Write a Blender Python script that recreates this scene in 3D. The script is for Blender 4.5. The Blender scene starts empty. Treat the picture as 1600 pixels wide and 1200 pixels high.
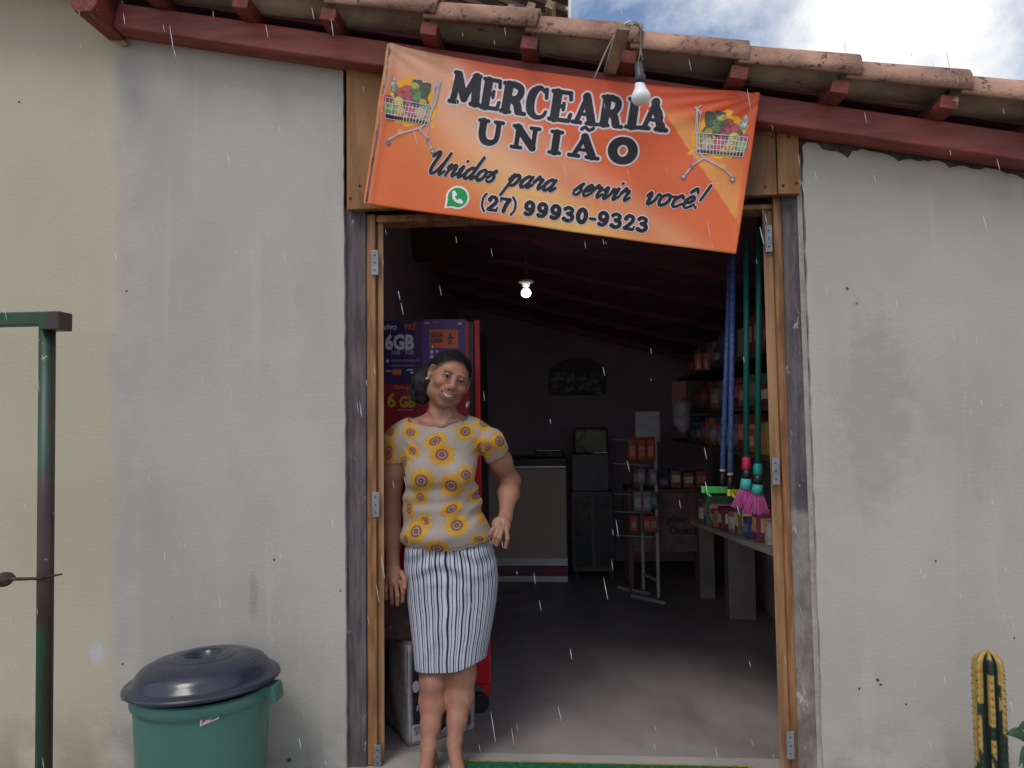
import bpy, math, random
import numpy as np
from mathutils import Vector, Matrix
from mathutils.geometry import delaunay_2d_cdt
random.seed(7)
rng = np.random.default_rng(7)
S = bpy.context.scene
R = math.radians
# ------------------------------------------------------------------ camera
FPX = 1164.0                                   # focal length in pixels of a 1600 px wide picture
CAM = Vector((0, -2.83, 1.32))
cd = bpy.data.cameras.new('camera'); cam = bpy.data.objects.new('camera', cd); S.collection.objects.link(cam)
cd.sensor_width = 36; cd.lens = FPX / 1600 * 36; cd.clip_end = 500; cd.clip_start = .02
CM = Matrix.Rotation(R(4.2), 3, 'Z') @ Matrix.Rotation(R(92.6), 3, 'X') @ Matrix.Rotation(R(-.75), 3, 'Z')
cam.matrix_world = Matrix.Translation(CAM) @ CM.to_4x4()
S.camera = cam
# ------------------------------------------------------------------ world
w = bpy.data.worlds.new('World'); S.world = w; w.use_nodes = True
nt = w.node_tree; N = nt.nodes; L = nt.links; N.clear()
out = N.new('ShaderNodeOutputWorld'); bg = N.new('ShaderNodeBackground'); L.new(bg.outputs[0], out.inputs[0])
sky = N.new('ShaderNodeTexSky'); sky.sky_type = 'NISHITA'; sky.sun_disc = False
SUN_EL, SUN_AZ = 58, 205                      # degrees; azimuth clockwise from +Y
sky.sun_elevation = R(SUN_EL); sky.sun_rotation = R(SUN_AZ)
bg.inputs[1].default_value = .11
tc = N.new('ShaderNodeTexCoord')
mp = N.new('ShaderNodeMapping'); mp.inputs['Scale'].default_value = (1.6, 1.6, 3.0); mp.inputs['Location'].default_value = (.8, 2.2, .1); mp.inputs['Rotation'].default_value = (0, 0, R(5))
L.new(tc.outputs['Generated'], mp.inputs[0])
n1 = N.new('ShaderNodeTexNoise'); n1.inputs['Scale'].default_value = 1.5; n1.inputs['Detail'].default_value = 9; n1.inputs['Roughness'].default_value = .6
n1.inputs['Distortion'].default_value = .25
L.new(mp.outputs[0], n1.inputs['Vector'])
cr = N.new('ShaderNodeValToRGB'); cr.color_ramp.elements[0].position = .40; cr.color_ramp.elements[1].position = .58
cr.color_ramp.elements[0].color = (0, 0, 0, 1); cr.color_ramp.elements[1].color = (1, 1, 1, 1)
L.new(n1.outputs[0], cr.inputs[0])
mx = N.new('ShaderNodeMix'); mx.data_type = 'RGBA'; L.new(cr.outputs[0], mx.inputs[0]); L.new(sky.outputs[0], mx.inputs[6])
mx.inputs[7].default_value = (7.0, 6.95, 7.0, 1)
L.new(mx.outputs[2], bg.inputs[0])
# ------------------------------------------------------------------ sun
sd = bpy.data.lights.new('sun', 'SUN'); sd.energy = .9; sd.angle = R(20); sd.color = (1, .96, .9)
so = bpy.data.objects.new('sun', sd); S.collection.objects.link(so)
az, el = R(SUN_AZ), R(SUN_EL)
sdir = Vector((math.sin(az) * math.cos(el), math.cos(az) * math.cos(el), math.sin(el)))
so.rotation_euler = sdir.to_track_quat('Z', 'Y').to_euler(); so.location = (0, -4, 6)
S.view_settings.view_transform = 'Standard'; S.view_settings.look = 'None'; S.view_settings.gamma = 1
S.view_settings.exposure = .45
S.render.engine = 'CYCLES'; S.cycles.use_denoising = True
S.cycles.max_bounces = 8; S.cycles.diffuse_bounces = 5

# ------------------------------------------------------------------ helpers
def P(px, py, Y):
    """the point of the plane y = Y that lies behind a spot of the 1600x1200 picture"""
    d = CM @ Vector(((px - 800) / FPX, -(py - 600) / FPX, -1))
    return CAM + d * ((Y - CAM.y) / d.y)
def PZ(px, py, Z):
    d = CM @ Vector(((px - 800) / FPX, -(py - 600) / FPX, -1))
    return CAM + d * ((Z - CAM.z) / d.z)
def lin(r, g, b, k=1.0):
    f = lambda c: ((c / 255 + .055) / 1.055) ** 2.4 if c > 10 else c / 255 / 12.92
    return tuple(min(.92, f(c) * k) for c in (r, g, b))
ORG = {}
def finish(o, label, cat, group, kind):
    if label: o['label'] = label
    if cat: o['category'] = cat
    if group: o['group'] = group
    if kind: o['kind'] = kind
def thing(name, label, cat, loc=(0, 0, 0), group=None):
    o = bpy.data.objects.new(name, None); S.collection.objects.link(o); o.location = loc; o.empty_display_size = .1
    ORG[o.name] = Vector(loc); finish(o, label, cat, group, None)
    return o
def mkobj(name, verts, faces, m, parent=None, smooth=False, bevel=0, label=None, cat=None, group=None, kind=None, cols=None, origin=None):
    org = ORG[parent.name] if parent else Vector(origin or (0, 0, 0))
    me = bpy.data.meshes.new(name)
    V = np.asarray([tuple(v) for v in verts] if not isinstance(verts, np.ndarray) else verts, dtype=float) - np.array(org)
    if isinstance(faces, np.ndarray):
        me.vertices.add(len(V)); me.vertices.foreach_set('co', V.astype(np.float32).ravel())
        nf, k = faces.shape
        me.loops.add(nf * k); me.loops.foreach_set('vertex_index', faces.astype(np.int32).ravel())
        me.polygons.add(nf); me.polygons.foreach_set('loop_start', np.arange(0, nf * k, k, dtype=np.int32))
        me.update(calc_edges=True); me.validate()
    else:
        me.from_pydata(V.tolist(), [], [tuple(f) for f in faces]); me.update()
    if cols is not None:
        a = me.color_attributes.new('Col', 'FLOAT_COLOR', 'POINT')
        c = np.ones((len(V), 4), np.float32); c[:, :3] = cols; a.data.foreach_set('color', c.ravel())
    if smooth: me.polygons.foreach_set('use_smooth', np.ones(len(me.polygons), bool))
    me.materials.append(m)
    o = bpy.data.objects.new(name, me); S.collection.objects.link(o)
    if parent: o.parent = parent
    else: o.location = org
    ORG[o.name] = org
    if bevel:
        b = o.modifiers.new('bevel', 'BEVEL'); b.width = bevel; b.segments = 2; b.limit_method = 'ANGLE'
    finish(o, label, cat, group, kind)
    return o
class MB:
    def __init__(s): s.v = []; s.f = []; s.c = []
    def add(s, vs, fs, col=None):
        n = len(s.v); s.v += [Vector(v) for v in vs]; s.f += [tuple(i + n for i in f) for f in fs]
        s.c += [col or (1, 1, 1)] * len(vs); return s
    def box(s, c, size, rot=None, col=None):
        c = Vector(c); hx, hy, hz = [q / 2 for q in size]
        vs = [Vector((x, y, z)) for x in (-hx, hx) for y in (-hy, hy) for z in (-hz, hz)]
        if rot is not None: vs = [rot @ v for v in vs]
        return s.add([c + v for v in vs], [(0, 1, 3, 2), (4, 6, 7, 5), (0, 4, 5, 1), (2, 3, 7, 6), (0, 2, 6, 4), (1, 5, 7, 3)], col)
    def bb(s, x0, x1, y0, y1, z0, z1, col=None):
        return s.box(((x0 + x1) / 2, (y0 + y1) / 2, (z0 + z1) / 2), (abs(x1 - x0), abs(y1 - y0), abs(z1 - z0)), None, col)
    def beam(s, a, b, wy, h, col=None, up=(0, 0, 1)):
        a, b = Vector(a), Vector(b); d = (b - a); l = d.length; d.normalize(); u = Vector(up); u = (u - d * u.dot(d)).normalized(); t = d.cross(u)
        return s.box((a + b) / 2, (l, wy, h), Matrix((d, t, u)).transposed(), col)
    def tube(s, pts, r, n=10, col=None, caps=True):
        pts = [Vector(p) for p in pts]; rs = r if isinstance(r, (list, tuple)) else [r] * len(pts)
        vs = []; pu = None
        for i, p in enumerate(pts):
            d = (pts[min(i + 1, len(pts) - 1)] - pts[max(i - 1, 0)]).normalized()
            u = pu - d * pu.dot(d) if pu is not None else d.orthogonal()
            u.normalize(); pu = u; t = d.cross(u)
            for k in range(n):
                a = 2 * math.pi * k / n; vs.append(p + (u * math.cos(a) + t * math.sin(a)) * rs[i])
        fs = [(i * n + k, i * n + (k + 1) % n, (i + 1) * n + (k + 1) % n, (i + 1) * n + k) for i in range(len(pts) - 1) for k in range(n)]
        if caps: fs += [tuple(range(n))[::-1], tuple(range((len(pts) - 1) * n, len(pts) * n))]
        return s.add(vs, fs, col)
    def lathe(s, c, prof, n=32, rot=None, col=None):
        c = Vector(c); vs = []
        for r, z in prof:
            for k in range(n):
                a = 2 * math.pi * k / n; v = Vector((max(r, 1e-4) * math.cos(a), max(r, 1e-4) * math.sin(a), z)); vs.append(c + (rot @ v if rot else v))
        fs = [(i * n + k, i * n + (k + 1) % n, (i + 1) * n + (k + 1) % n, (i + 1) * n + k) for i in range(len(prof) - 1) for k in range(n)]
        fs += [tuple(range(n))[::-1], tuple(range((len(prof) - 1) * n, len(prof) * n))]
        return s.add(vs, fs, col)
    def prism(s, poly, y0, y1, col=None):
        """poly: (x, z) corners, extruded from y0 to y1"""
        n = len(poly)
        return s.add([(x, y0, z) for x, z in poly] + [(x, y1, z) for x, z in poly],
                     [tuple(range(n)), tuple(range(2 * n - 1, n - 1, -1))] + [(i, i + n, (i + 1) % n + n, (i + 1) % n) for i in range(n)], col)
    def build(s, name, m, parent=None, **k):
        if k.pop('vc', False): k['cols'] = np.array(s.c)
        return mkobj(name, s.v, s.f, m, parent, **k)

# ------------------------------------------------------------------ materials
def nodes(name):
    m = bpy.data.materials.new(name); m.use_nodes = True; t = m.node_tree
    return m, t, t.nodes['Principled BSDF']
def mixc(t, f, a, b, mode='MIX'):
    n = t.nodes.new('ShaderNodeMix'); n.data_type = 'RGBA'; n.blend_type = mode
    for s, v in ((0, f), (6, a), (7, b)):
        if hasattr(v, 'links') or isinstance(v, bpy.types.NodeSocket): t.links.new(v, n.inputs[s])
        elif isinstance(v, (int, float)): n.inputs[s].default_value = v
        else: n.inputs[s].default_value = (*v[:3], 1)
    return n.outputs[2]
def noise(t, scale, detail=4, stretch=(1, 1, 1), loc=(0, 0, 0), rough=.55, co=None, dist=0):
    if co is None: co = t.nodes.new('ShaderNodeNewGeometry').outputs['Position']
    mp = t.nodes.new('ShaderNodeMapping'); mp.inputs['Scale'].default_value = stretch; mp.inputs['Location'].default_value = loc
    t.links.new(co, mp.inputs[0]); n = t.nodes.new('ShaderNodeTexNoise'); n.inputs['Scale'].default_value = scale
    n.inputs['Detail'].default_value = detail; n.inputs['Roughness'].default_value = rough; n.inputs['Distortion'].default_value = dist
    t.links.new(mp.outputs[0], n.inputs['Vector']); return n.outputs[0]
def ramp(t, src, a, b, lo=0.0, hi=1.0):
    n = t.nodes.new('ShaderNodeMapRange'); n.interpolation_type = 'SMOOTHSTEP'
    for i, v in enumerate((a, b, lo, hi)): n.inputs[i + 1].default_value = v
    t.links.new(src, n.inputs[0]); return n.outputs[0]
def math_(t, op, a, b=None):
    n = t.nodes.new('ShaderNodeMath'); n.operation = op
    for i, v in enumerate((a, b)):
        if v is None: continue
        if isinstance(v, (int, float)): n.inputs[i].default_value = v
        else: t.links.new(v, n.inputs[i])
    return n.outputs[0]
def bumpn(t, bs, h, strength, dist=.01):
    b = t.nodes.new('ShaderNodeBump'); b.inputs['Strength'].default_value = strength; b.inputs['Distance'].default_value = dist
    t.links.new(h, b.inputs['Height']); t.links.new(b.outputs[0], bs.inputs['Normal'])
def mat(name, c1, c2=None, scale=6, stretch=(1, 1, 1), rough=.6, bump=.2, bscale=80, metal=0, spec=.4, spots=None, vary=0, co='pos', coat=0):
    m, t, b = nodes(name); c2 = c2 or tuple(x * .7 for x in c1)
    cs = t.nodes.new('ShaderNodeTexCoord').outputs['Object'] if co == 'obj' else None
    f = ramp(t, noise(t, scale, 6, stretch, co=cs), .35, .65)
    c = mixc(t, f, c1, c2)
    if spots:
        c = mixc(t, ramp(t, noise(t, spots[1], 5, stretch, (3, 5, 9), .7, co=cs), spots[2], spots[2] + .06), c, spots[0])
    if vary:
        r = t.nodes.new('ShaderNodeObjectInfo').outputs['Random']
        hv = t.nodes.new('ShaderNodeHueSaturation'); t.links.new(c, hv.inputs['Color'])
        t.links.new(ramp(t, r, 0, 1, 1 - vary, 1 + vary), hv.inputs['Value']); c = hv.outputs[0]
    t.links.new(c, b.inputs['Base Color'])
    b.inputs['Roughness'].default_value = rough; b.inputs['Metallic'].default_value = metal; b.inputs['Specular IOR Level'].default_value = spec
    b.inputs['Coat Weight'].default_value = coat
    t.links.new(ramp(t, noise(t, scale * 2.3, 3, stretch, co=cs), .3, .7, max(.05, rough - .12), min(1, rough + .12)), b.inputs['Roughness'])
    if bump: bumpn(t, b, noise(t, bscale, 5, stretch, co=cs), bump)
    return m
def vmat(name, rough=.7, bump=0, bscale=200, spec=.35, coat=0, sss=0, grain=.12, sheen=0):
    m, t, b = nodes(name)
    a = t.nodes.new('ShaderNodeVertexColor'); a.layer_name = 'Col'
    c = mixc(t, ramp(t, noise(t, 40, 4), .3, .7, 0, grain), a.outputs[0], (0, 0, 0))
    t.links.new(c, b.inputs['Base Color']); b.inputs['Roughness'].default_value = rough; b.inputs['Specular IOR Level'].default_value = spec
    b.inputs['Coat Weight'].default_value = coat; b.inputs['Coat Roughness'].default_value = .3
    if sss: b.inputs['Subsurface Weight'].default_value = sss; b.inputs['Subsurface Radius'].default_value = (.01, .004, .002); b.inputs['Subsurface Scale'].default_value = 1
    if sheen: b.inputs['Sheen Weight'].default_value = sheen
    if bump: bumpn(t, b, noise(t, bscale, 3), bump, .002)
    return m
def glow(name, c, s):
    m, t, b = nodes(name); b.inputs['Emission Color'].default_value = (*c, 1); b.inputs['Emission Strength'].default_value = s
    b.inputs['Base Color'].default_value = (.8, .8, .8, 1); return m

# facade plaster: cream paint left, pale wash band, grey render
def plaster():
    m, t, b = nodes('facade_plaster')
    g = t.nodes.new('ShaderNodeNewGeometry').outputs['Position']
    sx = t.nodes.new('ShaderNodeSeparateXYZ'); t.links.new(g, sx.inputs[0]); X, Z = sx.outputs[0], sx.outputs[2]
    grey = mixc(t, ramp(t, noise(t, 2.2, 7, (1, 1, .6)), .3, .7), lin(184, 180, 172), lin(172, 168, 161))
    grey = mixc(t, ramp(t, noise(t, 1.1, 6, (1.4, 1, 1), (4, 0, 2), .65), .52, .68, 0, .28), grey, lin(150, 147, 144))
    grey = mixc(t, ramp(t, noise(t, 3.5, 6, (3.5, 1, .28), (1, 0, 7), .6), .54, .72, 0, .45), grey, lin(190, 185, 178))
    cream = mixc(t, ramp(t, noise(t, 1.6, 6, (1, 1, .5), (9, 0, 0)), .3, .7), lin(192, 184, 162), lin(184, 176, 156))
    cream = mixc(t, ramp(t, noise(t, 3, 6, (5, 1, .5), (2, 0, 0), .7), .56, .75, 0, .5), cream, lin(182, 176, 162))
    wob = math_(t, 'ADD', X, math_(t, 'MULTIPLY', math_(t, 'SUBTRACT', noise(t, 2.5, 4, (1, 1, 1.2)), .5), .13))
    e0 = P(178, 600, 0).x; e1 = P(222, 600, 0).x
    pale = mixc(t, ramp(t, noise(t, 7, 5), .3, .7), lin(182, 177, 171), lin(173, 168, 164))
    c = mixc(t, ramp(t, wob, e0 - .03, e0 + .03), cream, pale)
    c = mixc(t, ramp(t, wob, e1 - .05, e1 + .07), c, grey)
    # damp splash dirt near the ground
    c = mixc(t, math_(t, 'MULTIPLY', ramp(t, Z, .35, -.2, 0, .55), ramp(t, noise(t, 6, 6), .35, .6)), c, lin(96, 88, 80))
    for px, py, r in ((30, 160, .008), (198, 455, .006), (429, 875, .007), (1324, 451, .009), (1338, 474, .008), (1371, 1062, .009), (1342, 1076, .006),
                      (1376, 1070, .006), (191, 1038, .006), (452, 1187, .011), (532, 923, .005), (1186, 640, .004), (1416, 1101, .005), (1585, 997, .004), (1462, 877, .005)):
        p = P(px, py, 0); vd = t.nodes.new('ShaderNodeVectorMath'); vd.operation = 'DISTANCE'
        t.links.new(g, vd.inputs[0]); vd.inputs[1].default_value = p
        dd = math_(t, 'ADD', vd.outputs['Value'], math_(t, 'MULTIPLY', math_(t, 'SUBTRACT', noise(t, 90, 2), .5), r * 2.2))
        c = mixc(t, ramp(t, dd, r, r * .5, 0, .85), c, (.03, .028, .026))
    p = P(396, 925, 0)
    for (px, py, sx_, sz_, col, am) in ((396, 930, .022, .12, (120, 110, 100), .35), (152, 1020, .05, .06, (190, 190, 196), .8), (1365, 640, .2, .5, (150, 146, 140), .5)):
        p = P(px, py, 0); mp = t.nodes.new('ShaderNodeMapping'); t.links.new(g, mp.inputs[0]); mp.vector_type = 'POINT'
        mp.inputs['Scale'].default_value = (1 / sx_, 0, 1 / sz_); mp.inputs['Location'].default_value = (-p.x / sx_, 0, -p.z / sz_)
        ln = t.nodes.new('ShaderNodeVectorMath'); ln.operation = 'LENGTH'; t.links.new(mp.outputs[0], ln.inputs[0])
        dd = math_(t, 'ADD', ln.outputs['Value'], math_(t, 'MULTIPLY', math_(t, 'SUBTRACT', noise(t, 16, 4), .5), 1.2))
        c = mixc(t, ramp(t, dd, 1, .3, 0, am), c, lin(*col))
    t.links.new(c, b.inputs['Base Color']); b.inputs['Roughness'].default_value = .92; b.inputs['Specular IOR Level'].default_value = .15
    h = math_(t, 'ADD', math_(t, 'MULTIPLY', noise(t, 7, 4, (1, 1, 1.2)), .8), math_(t, 'ADD', noise(t, 55, 6, (1, 1, 1.5), rough=.7), math_(t, 'MULTIPLY', noise(t, 260, 2), .3)))
    bumpn(t, b, h, .2, .012)
    return m
M = {}
M['plaster'] = plaster()
M['plaster_edge'] = mat('plaster_edge', lin(172, 168, 162), lin(150, 146, 142), 8, rough=.9, bump=.4, bscale=70, spec=.1)
M['in_wall'] = mat('inner_wall', (.40, .31, .37), (.33, .26, .31), 3, rough=.85, bump=.2, bscale=40)
M['floor'] = mat('cement_floor', (.29, .255, .25), (.20, .175, .17), 2.2, (1, .6, 1), rough=.5, bump=.08, bscale=30, spots=((.12, .11, .10), 6, .66))
M['post'] = None
M['frame_wood'] = mat('door_frame_wood', lin(160, 114, 74), lin(112, 76, 48), 7, (5, 5, .5), rough=.5, bump=.2, bscale=30, spots=(lin(90, 55, 30), 9, .66))
M['leaf_wood'] = mat('door_leaf_wood', lin(164, 126, 90), lin(132, 96, 66), 5, (6, 6, .5), rough=.55, bump=.2, bscale=30)
M['board'] = mat('lintel_board_wood', lin(150, 106, 62), lin(108, 72, 40), 3.5, (4, 4, .7), rough=.6, bump=.25, bscale=25, spots=(lin(70, 42, 22), 14, .68), vary=.12)
M['red'] = mat('red_painted_timber', lin(150, 76, 68), lin(120, 58, 54), 4, (.7, 4, 4), rough=.55, bump=.2, bscale=22, spots=(lin(72, 34, 32), 7, .66))
M['redd'] = mat('old_red_timber', lin(130, 58, 52), lin(98, 50, 45), 6, (3, .8, 3), rough=.7, bump=.3, bscale=30, spots=(lin(150, 120, 105), 9, .62))
M['tile'] = mat('clay_tile', lin(184, 146, 126), lin(140, 106, 92), 5, rough=.85, bump=.5, bscale=70, spots=(lin(96, 78, 72), 24, .57), vary=.14, spec=.15)
M['tile2'] = mat('weathered_clay_tile', lin(216, 198, 180), lin(168, 150, 136), 7, (.6, 1, 1), rough=.9, bump=.5, bscale=50, spots=(lin(110, 62, 54), 8, .62), vary=.18, spec=.1)
M['ceil'] = mat('dark_ceiling_wood', (.20, .085, .125), (.14, .06, .09), 6, (.6, 4, 4), rough=.7, bump=.2, bscale=30)
M['ceil2'] = mat('dark_rafter_wood', (.24, .085, .115), (.15, .055, .075), 6, (.6, 4, 4), rough=.7, bump=.2, bscale=30)
M['grey_wood'] = mat('grey_weathered_plank', lin(168, 150, 128), lin(112, 98, 84), 6, (4, .7, 4), rough=.8, bump=.3, bscale=40)
M['steel'] = mat('hinge_steel', (.28, .29, .31), (.2, .21, .23), 20, rough=.45, bump=.05, metal=.5)
M['black'] = mat('black_plastic', (.018, .018, .02), (.012, .012, .014), 10, rough=.4, bump=0)
M['white'] = mat('white_plastic', (.72, .72, .73), (.66, .66, .67), 10, rough=.4, bump=0)
M['bulb'] = mat('frosted_bulb', (.84, .85, .86), (.8, .8, .82), 10, rough=.35, bump=0)
M['dgrey'] = mat('dark_grey_plastic', (.045, .05, .06), (.035, .04, .05), 10, rough=.5, bump=0)
M['print'] = vmat('printed_vinyl', rough=.42, spec=.4, grain=.03)
M['banner'] = vmat('banner_vinyl', rough=.38, spec=.5, grain=.04)
M['goods'] = vmat('printed_goods', rough=.5, grain=.3)
M['bin'] = mat('green_bin_plastic', lin(76, 120, 108), lin(64, 108, 96), 3, rough=.42, bump=.03, bscale=12, spec=.4, spots=(lin(98, 128, 118), 34, .66))
M['lid'] = mat('navy_lid_plastic', (.026, .029, .050), (.020, .023, .040), 5, rough=.27, bump=.05, bscale=9, spec=.5, spots=((.06, .062, .075), 40, .66))
M['rust'] = mat('rusty_iron', (.07, .045, .035), (.03, .02, .017), 25, rough=.8, bump=.4, bscale=120)
M['redp'] = mat('fridge_red', lin(196, 26, 44), lin(170, 20, 36), 3, rough=.4, bump=0)
M['beige'] = mat('beige_counter_panel', (.46, .36, .32), (.42, .33, .29), 2, rough=.45, bump=0)
M['chrome'] = mat('chrome_strip', (.55, .55, .57), (.53, .53, .55), 8, rough=.42, bump=0, metal=.4)
M['rackw'] = mat('white_painted_rack', (.42, .42, .44), (.36, .36, .38), 9, rough=.45, bump=0)
M['pink'] = mat('faded_red_timber', (.19, .09, .085), (.13, .06, .06), 5, rough=.6)
M['shelfw'] = mat('shelf_board', (.26, .23, .2), (.2, .17, .15), 5, rough=.6)
M['soil'] = mat('yard_soil', (.20, .165, .13), (.13, .105, .085), 1.5, rough=.95, bump=.7, bscale=14, spots=((.3, .28, .25), 20, .62))
M['pave'] = mat('cement_apron', (.36, .34, .31), (.28, .26, .24), 2.5, rough=.85, bump=.3, bscale=40)
M['dwood'] = mat('dark_shelf_wood', (.10, .06, .04), (.07, .04, .03), 5, rough=.6)
M['clay_pot'] = mat('clay_pot', lin(160, 90, 60), lin(130, 72, 48), 5, rough=.8)
M['leaf'] = mat('plant_leaf', (.03, .075, .03), (.02, .05, .02), 14, rough=.4, bump=.1)
def postmat():
    m, t, b = nodes('weathered_post'); g = t.nodes.new('ShaderNodeNewGeometry').outputs['Position']
    s = t.nodes.new('ShaderNodeSeparateXYZ'); t.links.new(g, s.inputs[0])
    dark = mixc(t, ramp(t, noise(t, 9, 6, (5, 5, .7)), .3, .7), lin(104, 96, 98), lin(70, 64, 68))
    lo = mixc(t, ramp(t, noise(t, 11, 6, (2, 2, 1)), .3, .7), lin(142, 134, 126), lin(105, 98, 94))
    zz = math_(t, 'ADD', s.outputs[2], math_(t, 'MULTIPLY', math_(t, 'SUBTRACT', noise(t, 14, 3, (1, 1, .2)), .5), .1))
    right = ramp(t, s.outputs[0], 0, .01)
    f = math_(t, 'MULTIPLY', ramp(t, zz, .97, .93), right)
    c = mixc(t, f, dark, lo)
    c = mixc(t, ramp(t, noise(t, 16, 6, (1, 1, .45), (2, 7, 1), .75), .645, .68, 0, .8), c, lin(180, 174, 168))
    t.links.new(c, b.inputs['Base Color']); b.inputs['Roughness'].default_value = .85
    bumpn(t, b, noise(t, 30, 6, (4, 4, 1)), .5, .01); return m
M['post'] = postmat()
def polemat():
    m, t, b = nodes('green_and_rust_pole'); g = t.nodes.new('ShaderNodeNewGeometry').outputs['Position']
    s = t.nodes.new('ShaderNodeSeparateXYZ'); t.links.new(g, s.inputs[0])
    green = mixc(t, ramp(t, noise(t, 5, 5), .3, .7), (.012, .075, .04), (.01, .05, .03))
    mar = mixc(t, ramp(t, noise(t, 9, 5), .3, .7), (.055, .02, .022), (.035, .016, .018))
    zz = math_(t, 'ADD', s.outputs[2], math_(t, 'MULTIPLY', math_(t, 'SUBTRACT', noise(t, 8, 5), .5), .22))
    z1, z0 = P(70, 735, -.45).z, P(70, 985, -.45).z
    f = math_(t, 'MULTIPLY', ramp(t, zz, z1 + .05, z1 - .05), ramp(t, zz, z0 - .04, z0 + .04))
    xr = math_(t, 'ADD', s.outputs[0], math_(t, 'MULTIPLY', math_(t, 'SUBTRACT', noise(t, 12, 4), .5), .02))
    xe = P(80, 800, -.45).x
    f = math_(t, 'MAXIMUM', f, math_(t, 'MULTIPLY', ramp(t, xr, xe - .008, xe + .002), .75))
    c = mixc(t, f, green, mar)
    c = mixc(t, ramp(t, noise(t, 24, 4, (1, 1, 1), (5, 5, 5)), .70, .72), c, (.4, .38, .35))
    t.links.new(c, b.inputs['Base Color']); b.inputs['Roughness'].default_value = .45
    bumpn(t, b, noise(t, 60, 4), .15, .004); return m
M['pole'] = polemat()

# ------------------------------------------------------------------ ground
g = MB(); n = 40
g.add([(-150, -150, -.22), (150, -150, -.22), (150, 150, -.22), (-150, 150, -.22)], [(0, 1, 2, 3)])
g.build('ground', M['soil'], kind='structure')
MB().bb(-4, 4, -1.1, .0, -.22, -.205).build('cement_apron', M['pave'], kind='structure')
# ------------------------------------------------------------------ facade lines
bA, bB = P(215, 47, -.10), P(1600, 250, -.10)
slope = (bB.z - bA.z) / (bB.x - bA.x)
def zb(x): return bA.z + slope * (x - bA.x)          # underside of the sloping red beam
xL0 = P(186, 600, 0).x
def xat(px_top, px_bot, z, Y=0):                     # x of a nearly vertical edge at height z
    a, b_ = P(px_top, 330, Y), P(px_bot, 1190, Y); f = (z - b_.z) / (a.z - b_.z); return b_.x + (a.x - b_.x) * f
store = thing('grocery_store', 'grocery with grey rendered front, red eave beam and clay tiled roof round the doorway', 'building', (0, 0, -.2))
# neighbouring cream wall
nb = thing('neighbour_wall', 'cream painted wall of the house next door, left of the grey shop front', 'wall', (-3, 0, -.2))
MB().bb(-5.5, xL0, 0, .2, -.3, 3.6).build('wall', M['plaster'], nb)
def ragged(p, q, n, a, ax):
    out = []
    for i in range(n + 1):
        f = i / n; v = [p[0] + (q[0] - p[0]) * f, p[1] + (q[1] - p[1]) * f]
        if 0 < i < n: v[ax] += random.uniform(-a, a)
        out.append(tuple(v))
    return out
xl_t, xl_b = P(537, 330, 0).x, P(541, 1190, 0).x
ztopL = lambda x: zb(x) + .06
poly = [(xL0, -.3), (xL0, ztopL(xL0))] + [(xl_t - .002, ztopL(xl_t))] + ragged((xl_t, ztopL(xl_t) - .02), (xl_b, -.3), 60, .002, 0)[1:]
MB().prism(poly[::-1], 0, .18).build('wall', M['plaster'], store, label='grey rendered wall left of the doorway')
# the right wall with its ragged mortar top
xr_t, xr_b = P(1257, 330, 0).x, P(1287, 1190, 0).x
topR = []
nn = 110; xe = 2.9
for i in range(nn + 1):
    x = xr_t + (xe - xr_t) * i / nn
    h = zb(x) - .014 + .012 * math.sin(i * .9) * math.sin(i * .37 + 1) + random.uniform(-.006, .006)
    if i < 10: h -= .004 + .002 * i if i > 3 else .012 - .004 * i
    topR.append((x, h))
poly = ragged((xr_b, -.3), (xr_t, topR[0][1] - .01), 60, .003, 0) + topR + [(xe, -.3)]
MB().prism(poly[::-1], 0, .18).build('wall', M['plaster'], store, label='grey rendered wall right of the doorway')
MB().prism([(xr_t + .02, zb(xr_t) - .2), (xe, zb(xe) - .2), (xe, zb(xe) + .1), (xr_t + .02, zb(xr_t) + .1)][::-1], .012, .17)\
    .build('wall_core', M['post'], store)
# plaster return strips beside the posts
e1 = MB(); e2 = MB()
zt = P(1250, 312, 0).z
e2.prism([(xat(1258, 1281, -.3) , -.3), (xat(1260, 1289, -.3) - .002, -.3), (xr_t - .004, zb(xr_t) - .05), (xr_t - .022, zb(xr_t) - .06)], .015, .17)
e2.build('plaster_reveal', M['plaster_edge'], store)
# posts left and right of the frame
def upright(pt, pb, qt, qb, y0, y1, z1, z0=0, jit=0):
    """upright slab between left edge (pt..pb) and right edge (qt..qb) in picture columns at y0"""
    return [(xat(pt, pb, z0, y0), z0), (xat(qt, qb, z0, y0), z0), (xat(qt, qb, z1, y0), z1), (xat(pt, pb, z1, y0), z1)]
zlint = P(560, 330, -.0).z
MB().prism(upright(537.5, 542, 571, 572, .02, 0, zb(xl_t) + .05, -.25), .02, .16).build('door_post', M['post'], store, bevel=.003, label='weathered dark post left of the door frame')
MB().prism(upright(1222, 1248, 1254, 1283, .02, 0, P(1240, 300, 0).z + .02, -.25), .02, .16).build('door_post', M['post'], store, bevel=.003, label='weathered post right of the door frame, charcoal above and pale below')
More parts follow.
